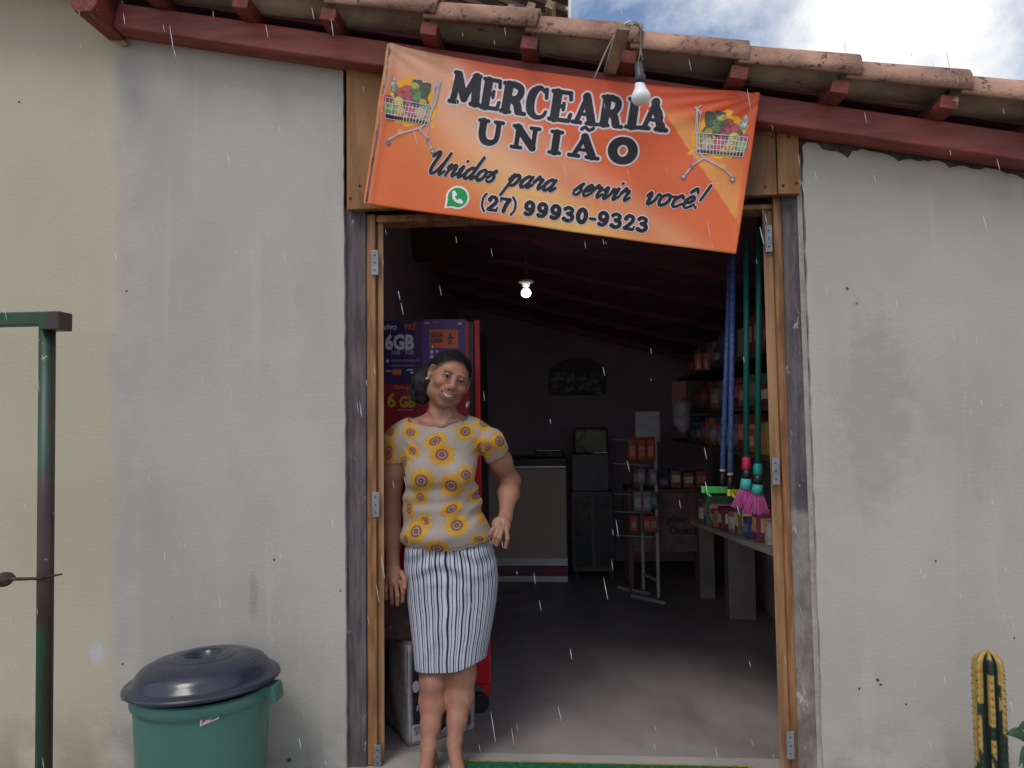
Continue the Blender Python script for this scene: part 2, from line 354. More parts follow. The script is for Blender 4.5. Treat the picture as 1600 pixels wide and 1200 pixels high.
# lintel boards behind the banner, each a board
zl_, zr_ = P(548, 328, -.02), P(1250, 303, -.02)
seams = [541, 668, 792, 916, 1040, 1130, 1215.5, 1252]
for a, b_ in zip(seams[:-1], seams[1:]):
    x0, x1 = P(a, 320, -.02).x + .002, P(b_, 320, -.02).x - .002
    zf = lambda x: zl_.z + (zr_.z - zl_.z) * (x - zl_.x) / (zr_.x - zl_.x) + random.uniform(-.002, .002)
    MB().prism([(x0, zf(x0)), (x1, zf(x1)), (x1, zb(x1) + .03), (x0, zb(x0) + .03)], -.022, .012 + random.uniform(-.004, 0)).build('lintel_board', M['board'], store, bevel=.003)
nb_ = MB()
for px, py in ((547, 310), (562, 290), (1196, 292), (1224, 290), (1245, 286), (1206, 215), (1232, 214)):
    p = P(px, py, -.022); nb_.lathe(p, [(0, -.001), (.006, -.001), (.005, .002), (0, .003)], 8, Matrix.Rotation(R(90), 3, 'X'))
nb_.build('nail_heads', M['rust'], store, kind='stuff')
# the lining above the door so nothing leaks
MB().prism([(-1.0, zlint + .02), (1.0, zlint + .02), (1.0, zb(1.0) + .1), (-1.0, zb(-1.0) + .1)], .02, .15).build('lintel', M['ceil'], store)
# sill
MB().bb(xl_b - .01, xr_b + .01, -.34, .2, -.25, -.002).build('sill', M['pave'], store, bevel=.006)

# ------------------------------------------------------------------ door frame and leaves
zh = P(600, 334, .03).z
df = thing('door_frame', 'orange brown timber door frame round the open shop doorway', 'door frame', (0, .05, 0))
MB().prism(upright(572, 574, 586, 589, .03, 0, zh, 0), .03, .14).build('jamb', M['frame_wood'], df, bevel=.003)
MB().prism(upright(1208, 1238, 1222, 1249, .03, 0, zh + .04, 0), .03, .14).build('jamb', M['frame_wood'], df, bevel=.003)
zq = P(1215, 318, .03).z
MB().prism([(P(588, 345, .03).x, P(588, 347, .03).z), (P(1207, 325, .03).x, P(1207, 326, .03).z), (P(1207, 325, .03).x, zq), (P(588, 345, .03).x, P(588, 336, .03).z)], .032, .14).build('head', M['frame_wood'], df, bevel=.003)
def door_leaf(side):
    if side < 0:
        d = thing('door_leaf', 'wooden door leaf swung inward behind the left jamb, beside the woman', 'door', (P(595, 1190, .06).x, .06, 0))
        q = upright(589.5, 591, 599, 601, .05, 0, zh - .03, .01); hx = (581, 593); hy = ((390, 430), (769, 808), (1163, 1200)); hs = (580, 592)
    else:
        d = thing('door_leaf', 'wooden door leaf swung inward beside the hanging brooms', 'door', (P(1215, 1190, .06).x, .06, 0))
        q = upright(1191, 1219, 1206, 1236, .045, 0, zh - .02, .01)
    x0b, x1b, x1t, x0t = q[0][0], q[1][0], q[2][0], q[3][0]; z0, z1 = q[0][1], q[2][1]
    w_ = x1b - x0b
    sk = .0 if side < 0 else -.0
    mb = MB(); L_ = .62
    a = R(20) * side
    dx = math.sin(a) * L_
    mb.add([(x0b, .05, z0), (x1b, .05, z0), (x1t, .05, z1), (x0t, .05, z1), (x0b + dx, .05 + L_, z0), (x1b + dx, .05 + L_, z0), (x1t + dx, .05 + L_, z1), (x0t + dx, .05 + L_, z1)],
           [(0, 1, 2, 3), (7, 6, 5, 4), (0, 4, 5, 1), (1, 5, 6, 2), (2, 6, 7, 3), (3, 7, 4, 0)])
    mb.build('panel', M['leaf_wood'], d, bevel=.003)
    spots = ((586, 391, 430), (587, 769, 808), (590, 1164, 1200)) if side < 0 else ((1201, 352, 394), (1212, 715, 757), (1235, 1143, 1186))
    for k, (px, y0, y1) in enumerate(spots):
        a0, a1 = P(px - 5.5, y1, .026), P(px + 5.5, y0, .026)
        if side > 0 and k == 0: a0, a1 = P(px - 5, y1, .04), P(px + 5, y0, .04)
        h = MB().bb(a0.x, a1.x, a0.y - .003, a0.y + .006, a0.z, a1.z)
        ho = h.build('hinge', M['steel'], d, bevel=.001)
        sc = MB()
        for f in (.2, .5, .8):
            sc.lathe((a0.x + (a1.x - a0.x) * .5, a0.y - .0035, a0.z + (a1.z - a0.z) * f), [(0, -.001), (.0035, -.001), (.0025, .0015), (0, .002)], 8, Matrix.Rotation(R(90), 3, 'X'))
        sc.build('screws', M['rust'], ho, kind='stuff')
door_leaf(-1); door_leaf(1)

# ------------------------------------------------------------------ red beam, purlin, battens, roof tiles
dS = Vector((1, 0, slope)).normalized(); nS = Vector((-slope, 0, 1)).normalized(); HB = .098
b0 = Vector((P(176, 40, -.1).x, 0, 0)); b0.z = zb(b0.x); b1 = Vector((2.95, 0, zb(2.95)))
mid = nS * HB / 2
MB().beam(b0 + mid + Vector((0, -.0505, 0)), b1 + mid + Vector((0, -.0505, 0)), .099, HB, up=nS).build('eave_beam', M['red'], store, bevel=.006)
# purlin end that sticks out at the upper left
pu = MB(); c0 = P(196, 50, 0)
hw, hh = .052, .062
prof = [(-hw, -hh + .03), (-hw + .02, -hh), (hw - .02, -hh), (hw, -hh + .03), (hw, hh), (-hw, hh)]
cc = P(184, 40, 0)
pu.prism([(cc.x + x, cc.z + z) for x, z in prof], -.215, .0).build('purlin', M['redd'], store, bevel=.004)
MB().lathe((cc.x + .035, -.012, cc.z - .085), [(0, -.008), (.012, -.006), (.016, .004), (.01, .014), (0, .016)], 8).build('mortar_lump', M['tile2'], store, smooth=True)
# battens
for px, py in ((238, -8), (380, 14), (516, 32), (672, 55), (828, 80), (980, 104), (1153, 124), (1309, 149), (1478, 172), (1640, 196)):
    p = P(px, py, -.17); x = p.x; z = zb(x) + HB + .001
    mb = MB(); mb.beam((x, -.198, z + .024), (x, .55, z + .024), .060, .047, up=nS)
    mb.build('batten', M['redd'], store, bevel=.003)
# shadowed soffit strip above the beam inside
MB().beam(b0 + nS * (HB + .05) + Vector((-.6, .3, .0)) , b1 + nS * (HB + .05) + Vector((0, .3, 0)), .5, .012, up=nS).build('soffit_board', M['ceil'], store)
MB().add([(-2.2, -.04, zb(-2.2) + .155), (3, -.04, zb(3) + .155), (3, 4.6, zb(3) + .155), (-2.2, 4.6, zb(-2.2) + .155),
          (-2.2, -.04, zb(-2.2) + .17), (3, -.04, zb(3) + .17), (3, 4.6, zb(3) + .17), (-2.2, 4.6, zb(-2.2) + .17)],
         [(0, 1, 2, 3), (7, 6, 5, 4), (0, 4, 5, 1), (1, 5, 6, 2), (2, 6, 7, 3), (3, 7, 4, 0)]).build('roof_deck', M['ceil'], store)
def tile_mesh(name, Lt, r0, r1, thick, up, m, n=10):
    mb = MB(); vs = []
    for l, r in ((0, r0), (Lt * .5, (r0 + r1) / 2), (Lt, r1)):
        for rr in (r, r - thick):
            for k in range(n + 1):
                a = math.pi * k / n; vs.append((l, -math.cos(a) * rr, math.sin(a) * rr * (1.12 if up > 0 else .72) * up))
    W = n + 1; fs = []
    for s_ in range(2):
        o = s_ * 2 * W; i_ = o + W; o2 = o + 2 * W; i2 = o2 + W
        for k in range(n):
            fs += [(o + k, o2 + k, o2 + k + 1, o + k + 1), (i_ + k + 1, i2 + k + 1, i2 + k, i_ + k)]
        fs += [(o, i_, i2, o2), (o + n, o2 + n, i2 + n, i_ + n)]
    for k in range(n):
        fs += [(k, k + 1, W + k + 1, W + k), (4 * W + k, 5 * W + k, 5 * W + k + 1, 4 * W + k + 1)]
    mb.add(vs, fs); me = bpy.data.meshes.new(name); me.from_pydata([tuple(v) for v in mb.v], [], mb.f); me.update(); me.materials.append(m)
    for p in me.polygons: p.use_smooth = True
    return me
LT = .418
cover = tile_mesh('cover_tile', LT, .086, .095, .015, 1, M['tile']); chan = tile_mesh('channel_tile', LT, .086, .074, .014, -1, M['tile2'])
rotS = Matrix((dS, Vector((0, 1, 0)), nS)).transposed().to_4x4()
STEP = (P(1172, 100, -.2) - P(1008, 60, -.2)).length * 1.0
xj = P(1140, 68, -.205)
rest = MB()
ti = 0
for r in range(12):
    for c in range(-9, 6):
        for kind in (0, 1):
            x = xj.x + c * STEP * dS.x; Yc = -.122 + r * .205 + (0 if kind == 0 else .080)
            if kind == 1 and r == 0: pass
            base = Vector((x, Yc, zb(x))) + nS * (HB + (.058 if kind == 0 else .114))
            # each downhill tile tucks under its uphill neighbour
            tilt = Matrix.Rotation(R(1.9 + random.uniform(-.4, .4)), 4, 'Y') @ Matrix.Rotation(R(random.uniform(-.8, .8)), 4, 'Z')
            mw = Matrix.Translation(base + Vector((random.uniform(-.006, .006), random.uniform(-.004, .004), random.uniform(-.003, .003)))) @ rotS @ tilt.inverted()
            me = cover if kind == 0 else chan
            if r < 4:
                o = bpy.data.objects.new('roof_tile', me); S.collection.objects.link(o); o.parent = store
                o.matrix_local = Matrix.Translation(-ORG[store.name]) @ mw
            else:
                rest.add([mw @ v.co for v in me.vertices], [tuple(p.vertices) for p in me.polygons])
rest.build('roof_tiles', M['tile'], store, kind='stuff')
# ------------------------------------------------------------------ neighbour's higher roof behind
hr = thing('higher_roof', 'dark weathered roof corner of the taller house behind, above the clay tiles', 'roof', (-.6, 2.4, 3.3))
a = P(700, -60, 1.9); b_ = P(889, 8, 1.9)
hm = MB()
for i in range(9):
    y = 1.9 + i * .2
    hm.beam((a.x - .6, y, a.z + .35), (b_.x, y, b_.z + .03), .1, .03)
hm.build('rafter', M['dwood'], hr)
hm = MB(); hm.beam((a.x - .6, 2.7, a.z + .36), (b_.x - .02, 2.7, b_.z + .045), 1.8, .02); hm.build('roof_sheet', M['tile2'], hr)
p0, p1 = P(835, 18, 2.0), P(884, 70, 2.0)
MB().bb(p0.x - 1.6, p1.x - .02, 2.05, 2.2, 2.4, P(860, 22, 2.05).z).build('wall', M['dwood'], hr)
hm = MB()
for k in range(3):
    q = P(800 + 30 * k, 30 - k * 3, 1.88); hm.box((q.x, 1.93, q.z + .04), (.05, .22, .05), Matrix.Rotation(R(10 + 9 * k), 3, 'Y'))
hm.build('bracket', M['grey_wood'], hr)
dp = thing('drain_pipe', 'white vertical pipe beside the dark higher roof corner', 'pipe', (P(891, 60, 1.85).x, 1.85, 2.6))
MB().tube([P(890, -30, 1.85), P(891, 90, 1.85)], .012, 12).build('pipe', M['white'], dp, smooth=True)

# ------------------------------------------------------------------ interior room
XL, XR, YB = -1.02, 1.32, 4.1
cbL, cbR = P(775, 490, YB), P(1000, 545, YB)
sb = (cbR.z - cbL.z) / (cbR.x - cbL.x)
def zc(x, y):
    f = (y - .15) / (YB - .15); return (1 - f) * (zb(x) + .02) + f * (cbL.z + sb * (x - cbL.x))
fl = MB(); fl.bb(XL - .1, XR + .1, .16, YB + .1, -.25, 0).build('floor', M['floor'], kind='structure')
rm = MB()
def wallq(pts, nrm):
    pts = [Vector(p) for p in pts]; n = Vector(nrm) * .1
    MB().add(pts + [p + n for p in pts], [(0, 1, 2, 3), (7, 6, 5, 4), (0, 4, 5, 1), (1, 5, 6, 2), (2, 6, 7, 3), (3, 7, 4, 0)]).build('inner_wall', M['in_wall'], store)
XLw = XL - .25
wallq([(XL, .165, -.1), (XL, YB, -.1), (XL, YB, zb(XL) + .14), (XL, .165, zb(XL) + .14)], (-1, 0, 0))
wallq([(XR, .185, -.1), (XR, YB, -.1), (XR, YB, zb(XR) + .14), (XR, .185, zb(XR) + .14)], (1, 0, 0))
wallq([(XL - .1, YB + .001, -.1), (XR + .1, YB + .001, -.1), (XR + .1, YB + .001, zb(XR) + .14), (XL - .1, YB + .001, zb(XL) + .14)], (0, 1, 0))
wallq([(XL - .1, .1, -.1), (xl_t - .001, .1, -.1), (xl_t - .001, .1, zb(-.8) + .1), (XL - .1, .1, zb(XL) + .1)], (0, .06, 0)) if False else None
ce = MB(); cv = [(XL, .16), (XR, .16), (XR, YB), (XL, YB)]
ce.add([(x, y, zc(x, y)) for x, y in cv] + [(x, y, zc(x, y) + .02) for x, y in cv], [(0, 1, 2, 3), (7, 6, 5, 4), (0, 4, 5, 1), (1, 5, 6, 2), (2, 6, 7, 3), (3, 7, 4, 0)])
ce.build('ceiling', M['ceil'], kind='structure')
for y in (.55, 1.1, 1.65, 2.2, 2.75, 3.3, 3.85):
    MB().beam((XL + .01, y, zc(XL, y) - .03), (XR - .01, y, zc(XR, y) - .03), .05, .06).build('rafter', M['ceil2'], store)
for i in range(11):
    x = XL + .12 + i * .21
    MB().beam((x, .17, zc(x, .17) - .008), (x, YB - .01, zc(x, YB) - .008), .035, .014).build('ceiling_batten', M['ceil2'], store)
# arched window in the back wall
p0, p1 = P(858, 618, YB), P(946, 560, YB)
cx = (p0.x + p1.x) / 2; hw = (p1.x - p0.x) / 2
win = MB(); arc = [(cx - hw, p0.z), (cx + hw, p0.z)] + [(cx + hw * math.cos(a), p0.z + (p1.z - p0.z) * (.55 + .45 * math.sin(a))) for a in [math.pi * k / 12 for k in range(13)]]
win.prism(arc, YB - .05, YB - .002)
wo = win.build('arched_window', M['dgrey'], store, label='dark arched window shutter in the back wall')
fm = MB()
for s_ in (-1, 1):
    fm.bb(cx + s_ * hw * .5 - hw * .42, cx + s_ * hw * .5 + hw * .42, YB - .065, YB - .05, p0.z + .03, p0.z + (p1.z - p0.z) * .62)
fm.build('shutter', M['black'], wo)
# ------------------------------------------------------------------ lit ceiling lamp
p = P(822, 457, 1.25)
lamp = thing('ceiling_lamp', 'lit round bulb on a white base under the dark shop ceiling', 'lamp', p)
zt_ = zc(p.x, 1.25)
q = P(824, 441, 1.25)
MB().tube([(p.x, p.y, q.z + .004), (p.x, p.y, max(zt_, q.z + .02))], .012, 8).build('stem', M['ceil2'], lamp)
MB().lathe((p.x, p.y, q.z), [(0, .012), (.042, .01), (.045, 0), (.022, -.008), (.018, -.025), (0, -.026)], 20).build('lamp_base', M['white'], lamp, smooth=True)
MB().lathe(p, [(0, .022), (.014, .02), (.024, .008), (.027, -.004), (.022, -.018), (.012, -.026), (0, -.028)], 20).build('bulb', glow('lit_bulb', (1, .95, .9), 9), lamp, smooth=True)

# ------------------------------------------------------------------ outdoor bulb on its plank
pl = thing('bulb_plank', 'weathered wooden plank poking out from under the tiles above the banner', 'plank', P(960, 100, -.2))
a, b_ = P(953, 112, -.112), P(975, 42, -.40)
MB().beam(a, b_, .045, .022, up=(.15, -.5, .8)).build('plank', M['grey_wood'], pl, bevel=.002)
bl = thing('hanging_bulb', 'unlit white bulb in a black socket hanging from wires in front of the banner', 'light bulb', P(1001, 145, -.38))
Yb_ = -.38
c1, c2 = P(998, 102, Yb_), P(1001, 131, Yb_)
MB().tube([P(997, 97, Yb_), c1, P(999, 118, Yb_), P(1000, 119, Yb_), c2], [.008, .014, .0155, .018, .0185], 16).build('socket', M['dgrey'], bl, smooth=True)
bc = P(1001, 147, Yb_); k = (bc - c2).length
ax = Matrix.Rotation(R(-3), 3, 'Y')
MB().lathe(bc, [(0, .037), (.0165, .036), (.018, .022), (.025, .008), (.0318, -.004), (.0325, -.012), (.030, -.022), (.022, -.031), (.010, -.036), (0, -.037)], 24, ax).build('bulb', M['bulb'], bl, smooth=True)
for off in (0, 3.5):
    pts = [P(990, 34 + off, -.40), P(996, 36 + off, -.40), P(1001 + off / 2, 45 + off, -.395), P(1002 + off / 2, 65, -.39), P(1000 + off / 2, 85, -.385), P(997 + off / 2, 98, Yb_)]
    MB().tube(pts, .0022, 6).build('wire', M['dgrey'] if off else M['grey_wood'], bl, smooth=True)
cab = thing('white_cable', 'pale cable running down the plank to the top edge of the banner', 'cable', P(940, 100, -.2))
pts = [P(986, 32, -.405), P(978, 36, -.40), P(968, 45, -.37), P(957, 60, -.30), P(946, 82, -.24), P(936, 105, -.19), P(928, 123, -.15)]
MB().tube(pts, .003, 6).build('cable', M['white'], cab, smooth=True)

# ------------------------------------------------------------------ banner
C00, C10, C01, C11 = P(605, 68, -.135), P(1188, 145, -.135), P(567, 318, -.085), P(1150, 397, -.095)
BW, BH = 588., 253.
def ban(s, t, off=0):
    u, v = s / BW, t / BH
    tt = v + 12 / BH * math.sin(math.pi * min(max(u, 0), 1)) * (1 - v)
    p = C00 * (1 - u) * (1 - tt) + C10 * u * (1 - tt) + C01 * (1 - u) * tt + C11 * u * tt
    y = -.006 * math.sin(math.pi * u) * math.sin(math.pi * v)
    y += .0035 * math.sin((v * 3.2 - 1.6 * math.sin(math.pi * u)) * 4.2) * math.exp(-((v - .32) / .3) ** 2)
    d = (u - 1) + (v) * .55                                     # creases fanning from the top right corner
    y += .0035 * math.sin(math.atan2(v + .02, 1.03 - u) * 22) * math.exp(-((1 - u) ** 2 + v ** 2) / .10)
    y += .0028 * math.sin(math.atan2(v + .02, u + .03) * 14) * math.exp(-(u ** 2 + v ** 2) / .08)
    y += .002 * math.sin(u * 31 + v * 3) * v
    y -= .009 * math.exp(-((s - 8) / 7) ** 2)
    y += .006 * v * math.sin(u * 9 + 1)
    return Vector((p.x, p.y + y - off, p.z))
bn = thing('banner', 'orange vinyl shop banner printed MERCEARIA UNIÃO hung crooked above the doorway', 'banner', ban(294, 126))
nx, ny = 190, 84
vs, cs = [], []
OR1, OR2, PEA, YEL = (np.array(lin(*c, 1.35)) for c in ((196, 78, 38), (204, 98, 50), (222, 172, 138), (230, 166, 86)))
def sm(a, b, x): x = min(max((x - a) / (b - a), 0), 1); return x * x * (3 - 2 * x)
for j in range(ny + 1):
    for i in range(nx + 1):
        s, t = BW * i / nx, BH * j / ny; vs.append(ban(s, t)); u, v = s / BW, t / BH
        c = OR1 * (1 - sm(0, 1, v)) + OR2 * sm(0, 1, v)
        # broad pale sunbeams
        r1 = math.exp(-(((u - .30) - (v - .5) * .55) / .13) ** 2); r2 = math.exp(-(((u - .52) - (v - .9) * .9) / .17) ** 2) * sm(.3, 1, v)
        r3 = math.exp(-(((u - .12) - (v) * .75) / .07) ** 2) * .6
        c = c * (1 - .75 * r1) + PEA * .75 * r1; c = c * (1 - .6 * r3) + PEA * .6 * r3; c = c * (1 - .8 * r2) + YEL * .8 * r2
        # wedge at right
        e = (u - .745) - (v - .12) * .36
        if e > 0 and v > .1:
            f = .55 * math.exp(-((e) / .10) ** 2) * sm(.1, .25, v) * (1 if u < .985 else .2); c = c * (1 - f) + YEL * f
        e = (v - 1.02) * .9 + (u - .0)
        if s < 15: c = c * .85 + PEA * .15
        cs.append(c)
fs = [(j * (nx + 1) + i, (j + 1) * (nx + 1) + i, (j + 1) * (nx + 1) + i + 1, j * (nx + 1) + i + 1) for j in range(ny) for i in range(nx)]
sheet = mkobj('sheet', vs, fs, M['banner'], bn, smooth=True, cols=np.array(cs))
sl = sheet.modifiers.new('thick', 'SOLIDIFY'); sl.thickness = .0012; sl.offset = -1
MB().tube([ban(6, 3, -.004), ban(6, 250, -.004)], .006, 10).build('hem_rod', M['grey_wood'], bn, smooth=True)

# ---- flat print: unions of rounded strokes, triangulated and laid on a surface
def capsule(a, b, r0, r1, n=7):
    a, b = Vector(a), Vector(b); d = b - a; th = math.atan2(d.y, d.x) if d.length > 1e-9 else 0
    return [(a.x + r0 * math.cos(th + math.pi / 2 + math.pi * k / n), a.y + r0 * math.sin(th + math.pi / 2 + math.pi * k / n)) for k in range(n + 1)] + \
           [(b.x + r1 * math.cos(th - math.pi / 2 + math.pi * k / n), b.y + r1 * math.sin(th - math.pi / 2 + math.pi * k / n)) for k in range(n + 1)]
def smooth_path(pts, n=4):
    if len(pts) < 3: return pts
    P_ = [pts[0]] + list(pts) + [pts[-1]]; out = []
    for i in range(1, len(P_) - 2):
        p0, p1, p2, p3 = (np.array(P_[i + k], float) for k in (-1, 0, 1, 2))
        for k in range(n):
            t = k / n; out.append(tuple(.5 * ((2 * p1) + (-p0 + p2) * t + (2 * p0 - 5 * p1 + 4 * p2 - p3) * t * t + (-p0 + 3 * p1 - 3 * p2 + p3) * t ** 3)))
    out.append(tuple(pts[-1])); return out
class Print:
    def __init__(s, surf, step=9): s.surf = surf; s.v = []; s.f = []; s.c = []; s.step = step
    def polys(s, polys, col, layer):
        vs, es, fs = [], [], []
        for p in polys:
            if sum(p[i - 1][0] * p[i][1] - p[i][0] * p[i - 1][1] for i in range(len(p))) < 0: p = p[::-1]
            n0 = len(vs); vs += [Vector((x + random.uniform(-1e-4, 1e-4), y + random.uniform(-1e-4, 1e-4))) for x, y in p]; fs.append(list(range(n0, n0 + len(p))))
        if s.step:
            x0, x1 = min(v.x for v in vs), max(v.x for v in vs); y0, y1 = min(v.y for v in vs), max(v.y for v in vs)
            x = x0 + s.step * .5
            while x < x1:
                y = y0 + s.step * .5
                while y < y1: vs.append(Vector((x + random.uniform(-.3, .3), y + random.uniform(-.3, .3)))); y += s.step
                x += s.step
        r = delaunay_2d_cdt(vs, [], fs, 1, 1e-5)
        ov, of, orf = r[0], r[2], r[5]
        used = {}; n0 = len(s.v)
        for f, o in zip(of, orf):
            if not o: continue
            idx = []
            for i in f:
                if i not in used: used[i] = len(s.v); s.v.append(s.surf(ov[i].x, ov[i].y, .0007 + .00035 * layer)); s.c.append(col)
                idx.append(used[i])
            s.f.append(tuple(idx))
    def strokes(s, st, col, layer, grow=0):
        """st: list of (points, radius) in surface units; y grows downwards"""
        polys = []
        for pts, r in st:
            rs = r if isinstance(r, (list, tuple)) else [r] * len(pts)
            if len(pts) == 1: polys.append(capsule(pts[0], pts[0], rs[0] + grow, rs[0] + grow, 8))
            for i in range(len(pts) - 1): polys.append(capsule(pts[i], pts[i + 1], rs[i] + grow, rs[i + 1] + grow))
        s.polys(polys, col, layer)
    def build(s, name, m, parent, **k): return mkobj(name, s.v, s.f, m, parent, cols=np.array(s.c), **k)
def ell(cx, cy, rx, ry, rot=0, n=16):
    c, q = math.cos(rot), math.sin(rot)
    return [(cx + c * rx * math.cos(a) - q * ry * math.sin(a), cy + q * rx * math.cos(a) + c * ry * math.sin(a)) for a in [2 * math.pi * k / n for k in range(n)]]
def ring(cx, cy, rx, ry, a0=0, a1=360, n=16): return [(cx + rx * math.cos(R(a0 + (a1 - a0) * k / n)), cy + ry * math.sin(R(a0 + (a1 - a0) * k / n))) for k in range(n + 1)]
T, Q = .13, .065          # stem and serif half widths in cap heights
SLAB = {
 'M': (1.22, [([(.17, .1), (.24, .9)], .1), ([(.25, .88), (.58, .2)], .12), ([(.58, .2), (.92, .9)], .1), ([(.95, .9), (1.03, .1)], T), ([(.04, .07), (.32, .07)], Q), ([(.12, .93), (.3, .93)], Q), ([(.86, .93), (1.08, .93)], Q), ([(.86, .07), (1.18, .07)], Q)]),
 'E': (.86, [([(.24, .1), (.24, .9)], T), ([(.07, .93), (.7, .93)], Q), ([(.7, .93), (.73, .74)], .055), ([(.24, .5), (.5, .5)], .06), ([(.51, .6), (.51, .4)], .05), ([(.07, .07), (.74, .07)], Q), ([(.74, .07), (.79, .28)], .055)]),
 'R': (1.0, [([(.24, .1), (.24, .9)], T), ([(.07, .93), (.5, .93)], Q), ([(.07, .07), (.4, .07)], Q), (smooth_path([(.4, .93), (.66, .86), (.72, .7), (.62, .52), (.4, .47)]), .1), ([(.24, .47), (.45, .47)], .06), (smooth_path([(.45, .45), (.62, .36), (.72, .12)]), .12), ([(.68, .07), (.96, .07)], Q)]),
 'C': (.9, [(smooth_path([(.68, .86), (.45, .96), (.22, .8), (.15, .5), (.22, .2), (.45, .05), (.7, .1), (.8, .26)]), [.06, .06, .06, .07, .08, .09, .1, .12, .13, .13, .13, .13, .13, .13, .13, .13, .12, .11, .1, .09, .08, .07, .07, .06, .06, .06, .05, .05, .05]), ([(.72, .95), (.75, .68)], .055)]),
 'A': (1.04, [([(.2, .1), (.48, .88)], .075), ([(.48, .88), (.8, .12)], T), ([(.48, .92), (.5, .92)], .1), ([(.3, .34), (.7, .34)], .055), ([(.04, .07), (.36, .07)], Q), ([(.62, .07), (1.0, .07)], Q)]),
 'I': (.52, [([(.26, .1), (.26, .9)], T), ([(.07, .93), (.45, .93)], Q), ([(.07, .07), (.45, .07)], Q)]),
 'U': (1.0, [(smooth_path([(.22, .9), (.22, .38), (.34, .12), (.55, .06), (.74, .16), (.8, .4), (.8, .9)]), [T] * 10 + [.11] * 4 + [.09] * 11), ([(.06, .93), (.4, .93)], Q), ([(.66, .93), (.96, .93)], Q)]),
 'N': (1.06, [([(.22, .1), (.22, .9)], .08), ([(.2, .9), (.82, .12)], T), ([(.84, .14), (.84, .9)], .08), ([(.05, .93), (.3, .93)], Q), ([(.05, .07), (.4, .07)], Q), ([(.68, .93), (1.0, .93)], Q)]),
 'O': (1.0, [(ring(.5, .5, .35, .41, 0, 360, 24), [.13 + .03 * abs(math.cos(2 * math.pi * k / 24)) for k in range(25)])]),
 '2': (.74, [(smooth_path([(.14, .72), (.28, .9), (.5, .86), (.56, .66), (.4, .4), (.14, .12)]), .1), ([(.14, .09), (.6, .09)], .085), ([(.62, .1), (.66, .28)], .05), ([(.17, .7)], .12)]),
 '7': (.72, [([(.1, .88), (.62, .88)], .09), ([(.62, .86), (.42, .5), (.32, .1)], .12), ([(.1, .9), (.07, .7)], .05)]),
 '9': (.74, [(ring(.36, .64, .2, .24, 0, 360, 14), .11), (smooth_path([(.58, .66), (.56, .34), (.4, .12), (.18, .12)]), .1), ([(.17, .16)], .11)]),
 '3': (.72, [(smooth_path([(.12, .78), (.3, .9), (.52, .8), (.48, .6), (.3, .52)]), .095), (smooth_path([(.3, .52), (.54, .44), (.56, .22), (.36, .08), (.12, .16)]), .105), ([(.14, .2)], .1), ([(.14, .76)], .09)]),
 '0': (.78, [(ring(.38, .5, .22, .4, 0, 360, 18), .12)]),
 '-': (.5, [([(.1, .4), (.4, .4)], .09)]),
 '(': (.5, [(smooth_path([(.4, 1.05), (.18, .75), (.18, .25), (.4, -.05)]), .07)]),
 ')': (.5, [(smooth_path([(.1, 1.05), (.32, .75), (.32, .25), (.1, -.05)]), .07)]),
}
BR = {
 'U': (1.9, [[(0, 1.5), (.3, 1.95), (.5, 1.75), (.42, .6), (.6, .05), (.95, .2), (1.25, 1.0), (1.42, 1.95)], [(1.42, 1.95), (1.3, .6), (1.42, 0), (1.75, .35)]]),
 'n': (1.15, [[(0, .7), (.15, 1), (.22, .8), (.15, 0)], [(.17, .45), (.5, .98), (.72, .85), (.68, .25), (.8, 0), (1.1, .35)]]),
 'i': (.62, [[(0, .6), (.18, 1), (.18, .2), (.3, 0), (.6, .35)], [(.24, 1.5), (.27, 1.53)]]),
 'd': (1.15, [[(.72, .85), (.42, 1), (.1, .6), (.14, .12), (.38, 0), (.64, .4), (.78, 1)], [(.86, 2.05), (.76, .9), (.72, .2), (.85, 0), (1.1, .3)]]),
 'o': (1.05, [[(.45, 1), (.13, .75), (.12, .25), (.38, 0), (.68, .3), (.7, .75), (.45, 1), (.78, .85), (1.05, .9)]]),
 's': (.8, [[(0, .35), (.28, .85), (.44, 1.05), (.38, .78), (.56, .38), (.38, .02), (.05, .1)]]),
 'p': (1.1, [[(0, .5), (.22, 1), (.22, .4), (.05, -.95)], [(.2, .6), (.52, 1.0), (.8, .68), (.64, .1), (.32, 0), (.2, .2)]]),
 'a': (1.12, [[(.72, .85), (.42, 1), (.1, .6), (.14, .12), (.38, 0), (.64, .4), (.76, 1)], [(.76, 1), (.7, .25), (.82, 0), (1.1, .33)]]),
 'r': (.95, [[(0, .55), (.2, 1.1), (.3, .86), (.6, .88), (.54, .3), (.68, 0), (.95, .35)]]),
 'e': (.85, [[(.14, .4), (.5, .55), (.6, .86), (.38, 1.02), (.12, .65), (.15, .2), (.42, 0), (.82, .35)]]),
 'v': (.98, [[(0, .7), (.16, 1), (.27, .7), (.28, .15), (.42, 0), (.7, .4), (.72, .95), (.95, .82)]]),
 'c': (.8, [[(.6, .8), (.42, 1.02), (.12, .65), (.14, .15), (.38, 0), (.76, .33)]]),
 'ê': (.85, [[(.14, .4), (.5, .55), (.6, .86), (.38, 1.02), (.12, .65), (.15, .2), (.42, 0), (.82, .35)], [(.1, 1.35), (.4, 1.72), (.62, 1.35)]]),
 '!': (.6, [[(.35, 2.1), (.25, .75)], [(.2, .1), (.22, .12)]]),
}
BLK, HALO = lin(32, 28, 34), lin(205, 196, 200, 1.25)
